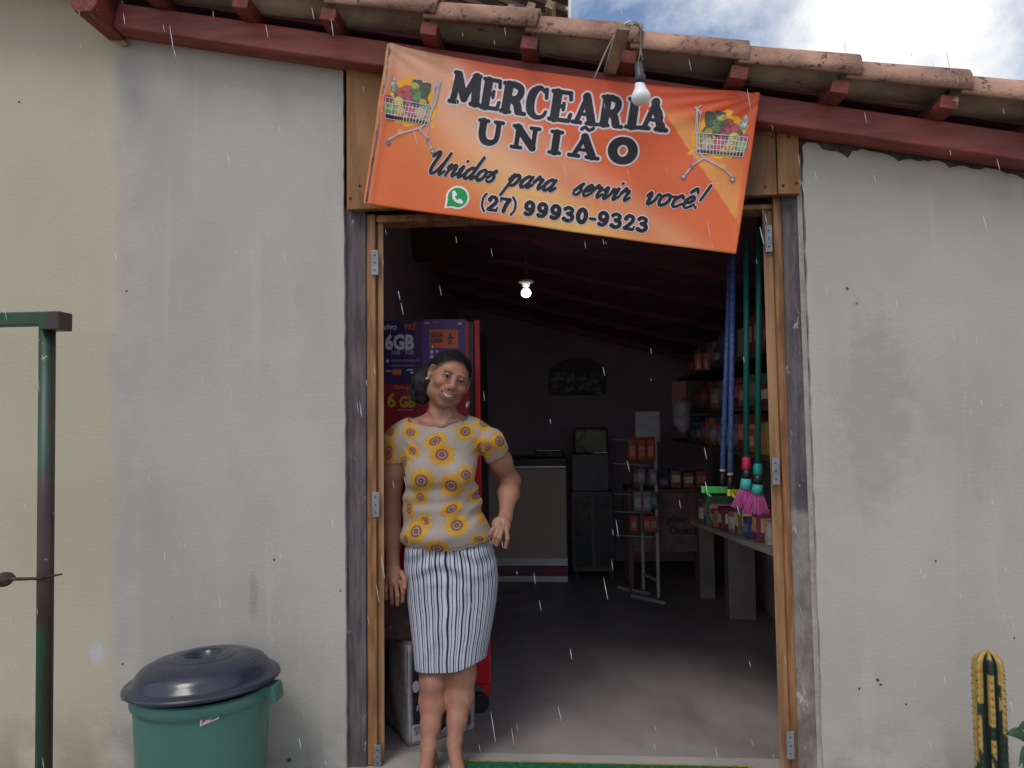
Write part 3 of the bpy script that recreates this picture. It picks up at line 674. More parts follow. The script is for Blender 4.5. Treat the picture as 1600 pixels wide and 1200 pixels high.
def slab_line(pr, chars, base, h, bends=None, halo=2.6):
    """chars: (glyph, s0, s1)"""
    for ch, s0, s1 in chars:
        acc = ch in 'Ã'; g = SLAB['A' if acc else ch]; sc = (s1 - s0) / g[0]
        b = bends(s0) if bends else 0
        st = []
        rr = min(sc, h) / h
        for pts, r in g[1]:
            rs = r if isinstance(r, list) else [r] * len(pts)
            st.append(([(s0 + x * sc, base + b - y * h) for x, y in pts], [q * (sc + h) / 2 * 1.1 for q in rs]))
        if acc:
            c = (s0 + s1) / 2; st.append((smooth_path([(c - 9, base - h - 5), (c - 4, base - h - 9), (c + 3, base - h - 5), (c + 9, base - h - 9)]), 2.6))
        pr.strokes(st, HALO, 0, halo); pr.strokes(st, BLK, 4)
pr = Print(ban)
slab_line(pr, [('M', 112, 163), ('E', 162, 195), ('R', 194, 236), ('C', 235, 271), ('E', 271, 309), ('A', 309, 349), ('R', 350, 388), ('I', 391, 413), ('A', 413, 457)], 77, 54, lambda s: -3 + 5 * math.sin(math.pi * (s - 100) / 350), 3.2)
pr.build('lettering', M['print'], bn, label='black word MERCEARIA with white outline')
pr = Print(ban)
slab_line(pr, [('U', 164, 206), ('N', 220, 265), ('I', 279, 301), ('Ã', 311, 360), ('O', 372, 417)], 130, 39, lambda s: 2 * math.sin(math.pi * (s - 150) / 280), 3)
pr.build('lettering', M['print'], bn, label='black word UNIÃO with white outline')
pr = Print(ban)
for wd, s0, s1 in (('Unidos', 90, 211), ('para', 223, 306), ('servir', 327, 421), ('você!', 437, 532)):
    tot = sum(BR[c][0] for c in wd); sc = (s1 - s0 - 8) / tot; x = s0; st = []
    xh = 18.5
    for c in wd:
        for path in BR[c][1]:
            pp = smooth_path(path, 5); n_ = len(pp)
            st.append(([(x + px_ * sc * 1.02 + py_ * xh * .42, 190 - py_ * xh + 2.5 * math.sin((x - 90) / 140)) for px_, py_ in pp],
                       [2.1 + .7 * math.sin(math.pi * min(1, .15 + k / max(1, n_ - 1))) for k in range(n_)]))
        x += BR[c][0] * sc
    pr.strokes(st, HALO, 0, 1.3); pr.strokes(st, BLK, 4)
pr.build('lettering', M['print'], bn, label='black script line Unidos para servir você!')
pr = Print(ban)
x = 187; ln = []
for ch, w_ in (('(', 10), ('2', 20), ('7', 18), (')', 11), (' ', 9), ('9', 20.5), ('9', 20.5), ('9', 20.5), ('3', 20.5), ('0', 21.5), ('-', 12), ('9', 20.5), ('3', 20), ('2', 20.5), ('3', 20)):
    if ch != ' ': ln.append((ch, x, x + w_))
    x += w_
slab_line(pr, ln, 238, 26, None, 1.8)
pr.build('lettering', M['print'], bn, label='black phone number (27) 99930-9323')
pr = Print(ban)
lx, ly = 150, 223
pr.polys([ell(lx, ly, 19, 19, 0, 28), [(lx - 18, ly + 2), (lx - 2, ly + 17), (lx - 19, ly + 20)]], lin(225, 225, 225, 1.2), 0)
pr.polys([ell(lx, ly, 15.8, 15.8, 0, 28), [(lx - 14.5, ly + 3), (lx - 3, ly + 14), (lx - 15.5, ly + 16.5)]], lin(36, 150, 80, 1.1), 3)
hs = smooth_path([(lx - 7, ly - 7), (lx - 6, ly + 1), (lx, ly + 6.5), (lx + 7, ly + 7)], 4)
pr.strokes([(hs, 2.1), ([(lx - 7, ly - 7), (lx - 4.5, ly - 4)], 3), ([(lx + 7, ly + 7), (lx + 4, ly + 4.8)], 3)], lin(230, 232, 230, 1.2), 6)
pr.build('phone_logo', M['print'], bn, label='green round speech bubble logo with white telephone handset')
def cart(flip, cx, cy, rot):
    pr = Print(ban, 9)
    def X(x, y):
        x = x * flip; c, q = math.cos(rot), math.sin(rot); return (cx + x * c - y * q, cy + x * q + y * c)
    def tr(pts): return [X(*p) for p in pts]
    rnd = random.Random(5)
    blob = [((42 + rnd.uniform(-5, 6)) * math.cos(a) * .95 + 4, (38 + rnd.uniform(-5, 6)) * math.sin(a)) for a in [2 * math.pi * k / 26 for k in range(26)]]
    pr.polys([tr(blob), tr(ell(-8, 48, 5, 5)), tr(ell(42, 30, 7, 3, .8))], lin(226, 160, 34, 1.25), 0)
    L_ = 1
    def E(x, y, rx, ry, c, rot_=0, lay=1): pr.polys([tr(ell(x, y, rx, ry, rot_, 14))], tuple(.82 * q + .06 for q in lin(*c, .95)), lay)
    # heap of produce
    E(0, -4, 32, 16, (70, 60, 34), 0, 1)
    items = [(-28, -20, 6, 8, (160, 200, 170)), (-30, -26, 4, 12, (214, 224, 216)), (-33, 0, 8, 7, (178, 52, 84)), (-14, -14, 10, 9, (204, 54, 48)), (-7, -21, 8, 7, (214, 70, 70)), (-2, -10, 9, 9, (190, 60, 90)),
             (12, -20, 13, 6, (70, 120, 50)), (16, -12, 14, 7, (96, 150, 60)), (20, -30, 12, 5, (48, 78, 36)), (8, -34, 9, 4, (44, 70, 34)), (24, -22, 6, 12, (60, 84, 42)), (22, -4, 7, 6, (214, 170, 50)), (6, -28, 8, 6, (190, 190, 70)),
             (-17, 1, 9, 9, (226, 200, 70)), (-12, 15, 8, 8, (232, 176, 60)), (-30, 14, 9, 10, (146, 190, 80)), (5, 13, 9, 12, (206, 56, 74)), (22, 14, 11, 12, (212, 176, 130)), (0, -1, 6, 5, (200, 70, 110)), (28, 2, 7, 6, (150, 160, 90))]
    for k, (x, y, rx, ry, c) in enumerate(items):
        E(x, y, rx, ry, tuple(int(q * .68) for q in c), rnd.uniform(-.5, .5), 2 + k * .25)
        E(x - rx * .12, y - ry * .14, rx * .8, ry * .8, c, rnd.uniform(-.5, .5), 2.12 + k * .25)
    sil = lin(196, 196, 204, 1.2); L_ = 8
    pr.polys([tr([(-36, 24), (34, 26), (32, 31), (-34, 29)])], lin(52, 44, 50), 7.4)
    st = []
    for k in range(15):
        f = k / 14; st.append((tr([(-38 + 78 * f, -1 + 3 * math.sin(f * 3)), (-35 + 69 * f, 30)]), .42))
    for y, a, b_ in ((-2, -39, 41), (6, -38, 39), (14, -37, 37), (22, -36, 36), (30, -35, 34)): st.append((tr([(a, y), (b_, y + 1)]), .45))
    pr.strokes(st, sil, 8)
    st = [(tr([(41, 0), (45, -38), (40, -44)]), 1.1), (tr([(34, 28), (43, -30)]), .9), (tr([(30, 30), (22, 38), (-12, 52), (-26, 62)]), 1.3), (tr([(22, 38), (36, 50), (46, 68)]), 1.3), (tr([(36, 46), (38, -34)]), .5), (tr([(38, -30), (47, -40)]), 1.4)]
    pr.strokes(st, lin(170, 170, 180, 1.2), 8.5)
    pr.strokes([(tr([(-26, 66)]), 4.2), (tr([(48, 71)]), 4.2), (tr([(38, 54)]), 3)], lin(120, 122, 132), 9)
    pr.strokes([(tr([(-26, 66)]), 2), (tr([(48, 71)]), 2)], lin(205, 205, 210), 9.5)
    pr.build('cart_picture', M['print'], bn, label='printed supermarket trolley heaped with fruit and vegetables, ' + ('left end' if flip > 0 else 'right end') + ' of the banner')
cart(1, 50, 85, -.02)
cart(-1, 541, 72, .02)

# ------------------------------------------------------------------ signed distance modelling
def surface_nets(F, xs, ys, zs):
    nx, ny, nz = F.shape; ins = F < 0
    c = [ins[a:nx - 1 + a, b:ny - 1 + b, d:nz - 1 + d] for a in (0, 1) for b in (0, 1) for d in (0, 1)]
    s = sum(q.astype(np.int8) for q in c); m = (s > 0) & (s < 8)
    I, J, K = np.nonzero(m); n = len(I); idx = np.full(m.shape, -1, np.int32); idx[I, J, K] = np.arange(n)
    acc = np.zeros((n, 3)); cnt = np.zeros(n)
    cor = [(a, b, d) for a in (0, 1) for b in (0, 1) for d in (0, 1)]
    ax = (xs, ys, zs)
    for A in cor:
        for k in range(3):
            if A[k]: continue
            B = list(A); B[k] = 1
            fa = F[I + A[0], J + A[1], K + A[2]]; fb = F[I + B[0], J + B[1], K + B[2]]
            cr_ = (fa < 0) != (fb < 0); t = np.where(cr_, fa / np.where(fa == fb, 1, fa - fb), 0)
            pa = [ax[q][(I, J, K)[q] + A[q]] for q in range(3)]; pb = [ax[q][(I, J, K)[q] + B[q]] for q in range(3)]
            for q in range(3): acc[:, q] += np.where(cr_, pa[q] + (pb[q] - pa[q]) * t, 0)
            cnt += cr_
    V = acc / cnt[:, None]; quads = []
    e = ins[:-1, 1:-1, 1:-1] != ins[1:, 1:-1, 1:-1]; i, j, k = np.nonzero(e); j += 1; k += 1
    q = np.stack([idx[i, j - 1, k - 1], idx[i, j, k - 1], idx[i, j, k], idx[i, j - 1, k]], 1); fl_ = ~ins[i, j, k]; q[fl_] = q[fl_][:, ::-1]; quads.append(q)
    e = ins[1:-1, :-1, 1:-1] != ins[1:-1, 1:, 1:-1]; i, j, k = np.nonzero(e); i += 1; k += 1
    q = np.stack([idx[i - 1, j, k - 1], idx[i, j, k - 1], idx[i, j, k], idx[i - 1, j, k]], 1); fl_ = ins[i, j, k]; q[fl_] = q[fl_][:, ::-1]; quads.append(q)
    e = ins[1:-1, 1:-1, :-1] != ins[1:-1, 1:-1, 1:]; i, j, k = np.nonzero(e); i += 1; j += 1
    q = np.stack([idx[i - 1, j - 1, k], idx[i, j - 1, k], idx[i, j, k], idx[i - 1, j, k]], 1); fl_ = ~ins[i, j, k]; q[fl_] = q[fl_][:, ::-1]; quads.append(q)
    return V, np.concatenate(quads)
class Field:
    def __init__(s, xs, ys, zs):
        s.ax = [np.asarray(a, np.float32) for a in (xs, ys, zs)]; s.F = np.full([len(a) for a in s.ax], .2, np.float32)
    def _sl(s, lo, hi):
        r = []
        for a, l, h in zip(s.ax, lo, hi):
            r.append(slice(max(0, int(np.searchsorted(a, l)) - 1), min(len(a), int(np.searchsorted(a, h)) + 1)))
        return tuple(r)
    def grid(s, sl): return np.meshgrid(*[a[q] for a, q in zip(s.ax, sl)], indexing='ij', sparse=True)
    def put(s, sl, d, k, mode):
        f = s.F[sl]
        if mode < 0: d = -d; h = np.clip(.5 - .5 * (d - f) / k, 0, 1); s.F[sl] = f * (1 - (1 - h) * 1) if False else np.maximum(f, d) + np.maximum(k - np.abs(f - d), 0) ** 2 / (4 * k)
        else: s.F[sl] = np.minimum(f, d) - np.maximum(k - np.abs(f - d), 0) ** 2 / (4 * k)
    def ell(s, c, r, k=.02, rot=None, mode=1):
        c = np.array(c); m = max(r) + .04 + k; sl = s._sl(c - m, c + m)
        if any(q.stop <= q.start for q in sl): return
        X, Y, Z = s.grid(sl); X = X - c[0]; Y = Y - c[1]; Z = Z - c[2]
        if rot is not None:
            q = np.array(rot).T; X, Y, Z = q[0, 0] * X + q[0, 1] * Y + q[0, 2] * Z, q[1, 0] * X + q[1, 1] * Y + q[1, 2] * Z, q[2, 0] * X + q[2, 1] * Y + q[2, 2] * Z
        k0 = np.sqrt((X / r[0]) ** 2 + (Y / r[1]) ** 2 + (Z / r[2]) ** 2); k1 = np.sqrt((X / r[0] ** 2) ** 2 + (Y / r[1] ** 2) ** 2 + (Z / r[2] ** 2) ** 2)
        s.put(sl, (k0 * (k0 - 1) / np.maximum(k1, 1e-6)).astype(np.float32), k, mode)
    def cone(s, a, b, ra, rb, k=.02, mode=1, flat=None):
        a, b = np.array(a, float), np.array(b, float); m = max(ra, rb) + .03 + k; sl = s._sl(np.minimum(a, b) - m, np.maximum(a, b) + m)
        X, Y, Z = s.grid(sl); d = b - a; L2 = d @ d + 1e-12
        X = X - a[0]; Y = Y - a[1]; Z = Z - a[2]
        t = np.clip((X * d[0] + Y * d[1] + Z * d[2]) / L2, 0, 1)
        dd = np.sqrt((X - t * d[0]) ** 2 + (Y - t * d[1]) ** 2 + (Z - t * d[2]) ** 2) - (ra + (rb - ra) * t)
        s.put(sl, dd.astype(np.float32), k, mode)
    def chain(s, pts, rs, k=.015):
        for i in range(len(pts) - 1): s.cone(pts[i], pts[i + 1], rs[i], rs[i + 1], k)
    def mesh(s): return surface_nets(s.F, *s.ax)
def vnormals(V, Fq):
    a = V[Fq[:, 2]] - V[Fq[:, 0]]; b = V[Fq[:, 3]] - V[Fq[:, 1]]; n = np.cross(a, b); N_ = np.zeros_like(V)
    for k in range(4): np.add.at(N_, Fq[:, k], n)
    return N_ / np.maximum(np.linalg.norm(N_, axis=1, keepdims=True), 1e-9)
def fnoise(V, sc, seed=0):
    r = np.random.default_rng(seed); o = np.zeros(len(V))
    for k in range(7):
        d = r.normal(size=3); d /= np.linalg.norm(d); f = sc * r.uniform(.6, 1.7); o += np.sin((V @ d) * f + r.uniform(0, 6.28) + 1.5 * np.sin(V @ np.roll(d, 1) * f * .7))
    return o / 4

# ------------------------------------------------------------------ the woman
WY = .17
def W(px, py, y=WY): return P(px, py, y)
person = thing('person', 'smiling woman in sunflower print top and striped skirt standing in the doorway, hand on hip', 'person', (W(690, 1190).x, WY, 0))
HR = (Matrix.Rotation(R(22), 3, 'Y') @ Matrix.Rotation(R(21), 3, 'Z') @ Matrix.Rotation(R(3), 3, 'X'))
HC = W(702, 592, .14)
def H(x, y, z): return HC + HR @ Vector((x, y, z))
xs = np.arange(W(590, 600).x, W(822, 600).x, .0028); ys = np.arange(-.22, .46, .003)
zs = np.concatenate([np.arange(-.01, .62, .004), np.arange(.62, 1.30, .0035), np.arange(1.30, 1.66, .0019)])
B = Field(xs, ys, zs)
def torso(B, g=0.0):
    k = .05
    B.ell(W(686, 712, .175), (.150 + g, .098 + g, .16 + g), k)
    B.ell(W(690, 790, .175), (.150 + g, .104 + g, .15 + g), k)
    B.ell(W(698, 832, .172), (.160 + g, .112 + g, .09 + g), k)
    for px in (664, 713): B.ell(W(px, 742, .10), (.056 + g, .050 + g, .055 + g), .045)
    B.cone(W(640, 680, .18), W(735, 678, .18), .050 + g, .050 + g, k)
torso(B)
B.ell(W(704, 895, .175), (.16, .105, .14), .05)
# neck and shoulder slopes
B.cone(W(690, 668, .175), HC + HR @ Vector((0, .028, -.06)), .056, .050, .035)
B.cone(W(684, 664, .15), HC + HR @ Vector((.0, -.01, -.085)), .040, .036, .03)
B.cone(W(668, 668, .185), W(628, 680, .18), .04, .035, .05); B.cone(W(706, 664, .185), W(750, 680, .18), .04, .035, .05)
for a_, b_ in (((676, 645), (686, 664)), ((704, 648), (693, 664))): B.cone(W(*a_, .118), W(*b_, .098), .008, .006, .018)   # neck tendons
B.cone(W(686, 664, .102), W(658, 657, .122), .005, .005, .02); B.cone(W(692, 664, .102), W(716, 656, .122), .005, .005, .02)  # collar bones
# right arm (left of the picture), hanging
arm = [W(619, 690, .17), W(613, 740, .18), W(612, 800, .20), W(613, 840, .185), W(614, 884, .16)]
B.chain(arm, [.047, .044, .037, .037, .025], .03)
# her left arm: elbow back, hand on the hip
s2 = W(767, 690, .17); e2 = W(797, 752, .30); w2 = W(790, 808, .12)
B.chain([s2, s2.lerp(e2, .5), e2], [.046, .043, .040], .03); B.chain([e2, e2.lerp(w2, .35) , w2], [.040, .041, .024], .025)
# legs
def leg(B, hip, knee, ank, toe, sgn):
    B.chain([hip, hip.lerp(knee, .55), knee], [.072, .064, .052], .03)
    c1 = knee.lerp(ank, .36); c2 = knee.lerp(ank, .72)
    B.chain([knee, c1 + Vector((0, .02, 0)), c2 + Vector((0, .008, 0)), ank], [.050, .052, .036, .027], .02)
    B.ell(knee + Vector((0, -.03, 0)), (.036, .03, .042), .03)
    B.cone(ank + Vector((sgn * .018, 0, 0)), ank + Vector((sgn * .020, 0, .002)), .010, .010, .012); B.cone(ank - Vector((sgn * .018, 0, 0)), ank - Vector((sgn * .020, 0, .004)), .010, .010, .012)
    heel = Vector((ank.x, ank.y + .03, .034)); B.cone(heel, ank, .025, .025, .012)
    ball = Vector((toe.x, toe.y, .032)); B.cone(ank + Vector((0, -.01, -.022)), ball, .027, .021, .014); B.cone(heel, ball, .025, .023, .016)
    B.ell(ball, (.044, .035, .018), .02)
    d = (ball - heel).normalized(); sd_ = Vector((d.y, -d.x, 0))
    for i_, (o_, l_, r_) in enumerate(((-.030, .05, .0125), (-.011, .05, .0095), (.005, .045, .009), (.02, .038, .0085), (.033, .028, .008))):
        q = ball + Vector((sgn * -o_ * -1, 0, 0)) if False else ball + sd_ * (o_ * sgn)
        B.chain([q + Vector((0, 0, -.004)), q + d * l_ * .6 + Vector((0, 0, -.002)), q + d * l_ + Vector((0, 0, -.014))], [r_, r_, r_ * .9], .006)
anL = W(670, 1163, .005); anR = W(710, 1157, .02)
leg(B, W(672, 915), W(677, 1066, .095), anL, Vector((W(663, 1190, -.1).x, -.125, 0)), -1)
leg(B, W(724, 915), W(722, 1054, .11), anR, Vector((W(718, 1190, -.1).x, -.115, 0)), 1)
# hands
def finger(B, pts, r): B.chain(pts, [r, r * .97, r * .92, r * .8][:len(pts)], .004)
wr = arm[-1]
B.chain([wr, W(615, 896, .15), W(616, 908, .135)], [.024, .026, .027], .02)
B.ell(W(616, 904, .14), (.037, .018, .045), .012)
for i_, (a_, m_, t_) in enumerate((((627, 910, .12), (630, 925, .115), (629, 939, .125)), ((619, 913, .118), (621, 930, .11), (621, 944, .12)), ((611, 912, .125), (612, 929, .12), (613, 942, .13)), ((603, 909, .135), (603, 923, .13), (604, 935, .138)))):
    finger(B, [W(*a_), W(*m_), W(*t_)], .0092)
finger(B, [W(627, 895, .125), W(632, 905, .105), W(632, 918, .098)], .0105)
w2_ = w2; kn = [W(774, 823, .055), W(779, 827, .055), W(785, 828, .06), W(791, 826, .07)]
B.chain([w2_, W(787, 816, .095)], [.024, .027], .02)
B.ell(W(783, 821, .075), (.038, .022, .034), .012, Matrix.Rotation(R(25), 3, 'Y'))
finger(B, [W(776, 821, .06), W(770, 828, .045), W(766, 835, .045)], .0092)
finger(B, [W(779, 825, .055), W(774, 838, .038), W(771, 848, .045)], .0092)
finger(B, [W(784, 828, .055), W(780, 841, .038), W(776, 851, .045)], .0092)
finger(B, [W(791, 826, .062), W(793, 842, .05), W(790, 855, .055)], .0088)
finger(B, [W(788, 817, .10), W(783, 828, .12), W(776, 838, .125)], .0105)
# head
def he(c, r, k=.02, rot=None, mode=1):
    B.ell(H(*c), r, k, HR @ rot if rot is not None else HR, mode)
def hc(a, b, ra, rb, k=.01, mode=1): B.cone(H(*a), H(*b), ra, rb, k, mode)
he((0, .018, .028), (.075, .088, .080), .02)
he((0, -.028, -.012), (.065, .060, .088), .03)
he((0, -.038, -.066), (.054, .045, .036), .03)              # jaw
he((0, -.066, -.094), (.022, .020, .017), .02)              # chin
for q in (-1, 1):
    he((q * .054, -.008, -.058), (.014, .030, .032), .025)  # jaw angle
    he((q * .041, -.065, -.020), (.025, .025, .021), .016)  # smiling cheeks
    he((q * .026, -.080, .030), (.022, .010, .008), .012)   # brows
    he((q * .030, -.097, .013), (.018, .016, .011), .010, mode=-1)
    he((q * .0295, -.0725, .011), (.0135, .0140, .0115), .003)
    hc((q * .018, -.0825, .0155), (q * .030, -.0868, .0205), .0035, .004, .006); hc((q * .030, -.0868, .0205), (q * .043, -.078, .0145), .004, .003, .006)
    hc((q * .019, -.0815, .005), (q * .030, -.084, .0015), .003, .0035, .006); hc((q * .030, -.084, .0015), (q * .042, -.077, .006), .0035, .003, .006)
    he((q * .0155, -.096, -.026), (.0095, .010, .0085), .006)
    he((q * .080, .006, .002), (.009, .019, .031), .005, Matrix.Rotation(R(q * -14), 3, 'Z'))
    he((q * .083, -.002, .004), (.006, .009, .016), .004, Matrix.Rotation(R(q * -14), 3, 'Z'), -1)
    he((q * .078, .000, -.026), (.0065, .008, .009), .006)
    hc((q * .018, -.095, -.032), (q * .040, -.080, -.056), .0026, .0026, .008, -1)   # laugh lines
hc((0, -.086, .020), (0, -.108, -.015), .0085, .0125, .012)
he((0, -.110, -.021), (.0125, .0115, .0105), .008)
he((0, -.090, -.052), (.032, .014, .024), .02)               # muzzle
mouthz = lambda x: -.056 + 8.5 * x * x
for i_ in range(-6, 6):
    x0, x1 = i_ / 6 * .031, (i_ + 1) / 6 * .031; yy = lambda x: -.1045 + 19 * x * x
    hc((x0, yy(x0) + .0005, mouthz(x0) + .0085 - 5 * x0 * x0), (x1, yy(x1) + .0005, mouthz(x1) + .0085 - 5 * x1 * x1), .0034, .0034, .004)
    hc((x0, yy(x0) + .001, mouthz(x0) - .0105 + 9 * x0 * x0), (x1, yy(x1) + .001, mouthz(x1) - .0105 + 9 * x1 * x1), .0044, .0044, .004)
for i_ in range(-5, 5):
    x0, x1 = i_ / 5 * .027, (i_ + 1) / 5 * .027
    hc((x0, -.108 + 22 * x0 * x0, mouthz(x0) - .001), (x1, -.108 + 22 * x1 * x1, mouthz(x1) - .001), .0048, .0048, .002, -1)
V, Fq = B.mesh()
hl = (V - np.array(HC)) @ np.array(HR)            # head coordinates of every vertex
SK = np.array((.345, .165, .108)); C = np.tile(SK, (len(V), 1)); nz = fnoise(V, 60, 3)
C *= (1 + .05 * nz + .06 * fnoise(V, 18, 4) + .05 * fnoise(V, 170, 14))[:, None]; rdn = fnoise(V, 26, 15)[:, None]; C[:, 1:] *= 1 - .05 * rdn
def paint(mask, col): 
    m = np.clip(mask, 0, 1)[:, None]; C[:] = C * (1 - m) + np.array(col) * m
def se(x, a, b): t = np.clip((x - a) / (b - a), 0, 1); return t * t * (3 - 2 * t)
front = hl[:, 1] < -.05; hd = (np.linalg.norm(hl, axis=1) < .16)
hx, hy, hz = hl.T; ax_ = np.abs(hx)
def blob(cx, cz, rx, rz, both=True): 
    q = ((ax_ if both else hx) - cx) / rx; return se(q ** 2 + ((hz - cz) / rz) ** 2, 1.25, .7) * (front & hd)
paint(blob(.038, -.022, .02, .016) * .4, (.36, .13, .085))
paint(blob(.027, .0305 , .020, .0048) * .65, (.05, .028, .02))                     # eyebrows
paint(blob(.030, .0105, .0175, .0095) * .5, (.13, .06, .045))                      # shaded lids
paint(blob(.030, .0105, .0125, .0040) * .8, (.22, .18, .16)); paint(blob(.0295, .0105, .0058, .0052), (.018, .010, .008))
paint(blob(.030, .0155, .0145, .0018) * .9, (.03, .016, .012)); paint(blob(.030, .006, .012, .0012) * .5, (.06, .03, .022))
paint(blob(.0085, -.031, .0042, .003) * .85, (.04, .016, .012))
mz = -.056 + 8.5 * hx * hx
lipm = se(np.abs((hz - mz + .0015) / (.0155 - 8 * hx * hx + 1e-4)), 1.05, .8) * (ax_ < .0325) * front * hd; paint(lipm * .75, (.27, .085, .075))
tm = se(np.abs((hz - mz) / np.maximum(.0068 - 7 * hx * hx, .0004)), 1.1, .85) * (ax_ < .0270) * front * hd; paint(tm, (.68, .62, .56))
gum = se(np.abs(np.mod(ax_, .0062) - .0031), .0022, .0031) * tm; paint(gum * .35, (.30, .2, .16))
paint(se(np.abs((hz - mz + .0062 - 6 * hx * hx)), .0022, .001) * (ax_ < .024) * front * hd, (.05, .018, .015))
paint(se(np.abs(ax_ - .032), .004, .001) * se(np.abs(hz - mz), .004, .001) * front * hd * .7, (.07, .03, .022))
hln = .083 - 7.5 * hx ** 2 - 900 * hx ** 4; paint(se(hz, hln - .013, hln - .001) * (hl[:, 1] < .0) * (hz > .0) * hd * .75, (.03, .02, .018))
body = mkobj('body', V, Fq, vmat('skin', rough=.5, bump=.12, bscale=260, sss=.12, grain=.06), person, smooth=True, cols=np.clip(C, 0, 1))
# hair
hs_ = [np.arange(HC.x - .17, HC.x + .13, .0022), np.arange(HC.y - .12, HC.y + .16, .0025), np.arange(HC.z - .14, HC.z + .15, .0022)]
Hf = Field(*hs_)
Hf.ell(H(0, .023, .033), (.0805, .092, .085), .01, HR)
Hf.ell(H(0, .05, -.01), (.062, .06, .06), .03, HR)
Hf.chain([H(-.045, .07, .01), Vector(W(666, 592, .20)), Vector(W(661, 606, .19)), Vector(W(659, 622, .18))], [.050, .050, .046, .026], .03)
Hf.cone(Vector(W(653, 600, .19)), Vector(W(646, 622, .18)), .030, .013, .02)
Hf.ell(H(-.088, -.004, .0), (.026, .034, .042), .004, HR, -1); Hf.ell(H(.088, -.004, .0), (.026, .034, .042), .004, HR, -1)
# cut away the face in front of the hairline
sl = tuple(slice(0, None) for _ in range(3)); X, Y, Z = Hf.grid(sl)
q = np.array(HR); X = X - HC.x; Y = Y - HC.y; Z = Z - HC.z
lx_, ly_, lz_ = (q[0, i] * X + q[1, i] * Y + q[2, i] * Z for i in range(3))
line = .083 - 7.5 * lx_ ** 2 - 900 * lx_ ** 4                     # hairline height over the forehead
keep = np.minimum(np.where(lz_ > -.02, 1.0, 1.0), 1.0)
cut = np.minimum(-(ly_ + .010 - (.020 * np.clip((.03 - lz_) / .06, 0, 1))), line - lz_)      # >0 : in front of ears and below hairline
Hf.F = np.maximum(Hf.F, cut.astype(np.float32))
# ears stay free
V, Fq = Hf.mesh(); Nn = vnormals(V, Fq); hl = (V - np.array(HC)) @ np.array(HR)
pony = se(V[:, 0], W(676, 600).x, W(664, 600).x) * se(V[:, 2], W(664, 575).z, W(664, 590).z); str_ = np.where(pony > .5, np.sin((V[:, 0] * 700 + V[:, 2] * 160) + 4 * fnoise(V, 30, 8)), np.sin(hl[:, 1] * 420 + 260 * hl[:, 2] + 4 * fnoise(V, 30, 8))); V = V + Nn * (str_ * .0007 + .0035 * pony * fnoise(V, 70, 9))[:, None]
hcN = np.tile(np.array((.010, .008, .008)), (len(V), 1)) * (1 + .5 * np.clip(str_, -1, 1))[:, None]
mkobj('hair', V, Fq, vmat('dark_hair', rough=.55, spec=.3, grain=.2), person, smooth=True, cols=hcN)
hs2 = MB(); rh = random.Random(4)
for k in range(70):
    x_ = rh.uniform(-.07, .06); a_ = H(x_, -.02 - .055 * (1 - (x_ / .08) ** 2) ** .5, .083 - 7.5 * x_ * x_ + rh.uniform(-.004, .006))
    b_ = H(x_ - .012 + rh.uniform(-.008, .008), .0, .104 - 5 * x_ * x_ + rh.uniform(0, .012)); hs2.tube([a_, a_.lerp(b_, .5) + HR @ Vector((0, -.014, .010)), b_], [.0004, .0009, .0004], 3)
for k in range(90):
    p_ = W(rh.uniform(642, 668), rh.uniform(585, 622), .15 + rh.uniform(-.02, .03)); q_ = p_ + Vector((rh.uniform(-.022, .008), rh.uniform(-.012, .012), -rh.uniform(.015, .05))); hs2.tube([p_, p_.lerp(q_, .5) + Vector((rh.uniform(-.01, .004), 0, 0)), q_], [.0009, .0009, .0003], 3)
hs2.build('loose_strands', M['black'], person, kind='stuff')
ew = MB(); e_ = H(-.086, -.004, -.031); ew.lathe(e_, [(0, -.004), (.0035, -.002), (.004, .001), (.002, .004), (0, .0045)], 10); ew.build('earring', M['white'], person, smooth=True)
rg = MB(); rg.tube([Vector(W(603, 921, .13)) + Vector((math.cos(a) * .0105, math.sin(a) * .0105, 0)) for a in [2 * math.pi * k / 14 for k in range(15)]], .0018, 6); rg.build('ring', mat('gold', (.6, .42, .15), rough=.3, bump=0, metal=1), person, smooth=True)

# shirt
Sx = [np.arange(W(588, 700).x, W(800, 700).x, .0025), np.arange(-.02, .40, .003), np.arange(W(690, 872, .05).z, W(690, 632).z, .0025)]
Sf = Field(*Sx); torso(Sf, .010)
Sf.cone(W(668, 668, .185), W(628, 680, .18), .045, .045, .05); Sf.cone(W(706, 664, .185), W(750, 680, .18), .045, .045, .05)
Sf.cone(W(690, 672, .175), W(690, 650, .175), .06, .07, .03)
Sf.ell(W(700, 838, .172), (.178, .120, .07), .05)
slv1 = (arm[0], arm[0].lerp(arm[2], .42)); slv2 = (s2, s2.lerp(e2, .62))
Sf.cone(*slv1, .056, .052, .02); Sf.cone(*slv2, .056, .054, .02)
X, Y, Z = Sf.grid(sl)
def halfspace(F, p, n): p = np.array(p); n = np.array(n) / np.linalg.norm(n); F.F = np.maximum(F.F, ((X - p[0]) * n[0] + (Y - p[1]) * n[1] + (Z - p[2]) * n[2]).astype(np.float32))
def capregion(F, a, b, rad, endp, n):      # cut only the part of the field that belongs to one sleeve
    a, b = np.array(a), np.array(b); n = np.array(n) / np.linalg.norm(n)
    d = ((X - endp[0]) * n[0] + (Y - endp[1]) * n[1] + (Z - endp[2]) * n[2])
    near = np.sqrt((X - b[0]) ** 2 + (Y - b[1]) ** 2 + (Z - b[2]) ** 2) < rad
    F.F = np.where(near, np.maximum(F.F, d.astype(np.float32)), F.F)
d1 = (arm[2] - arm[0]).normalized(); capregion(Sf, *slv1, .085, W(612, 724, .18), (0.05, 0, -1))
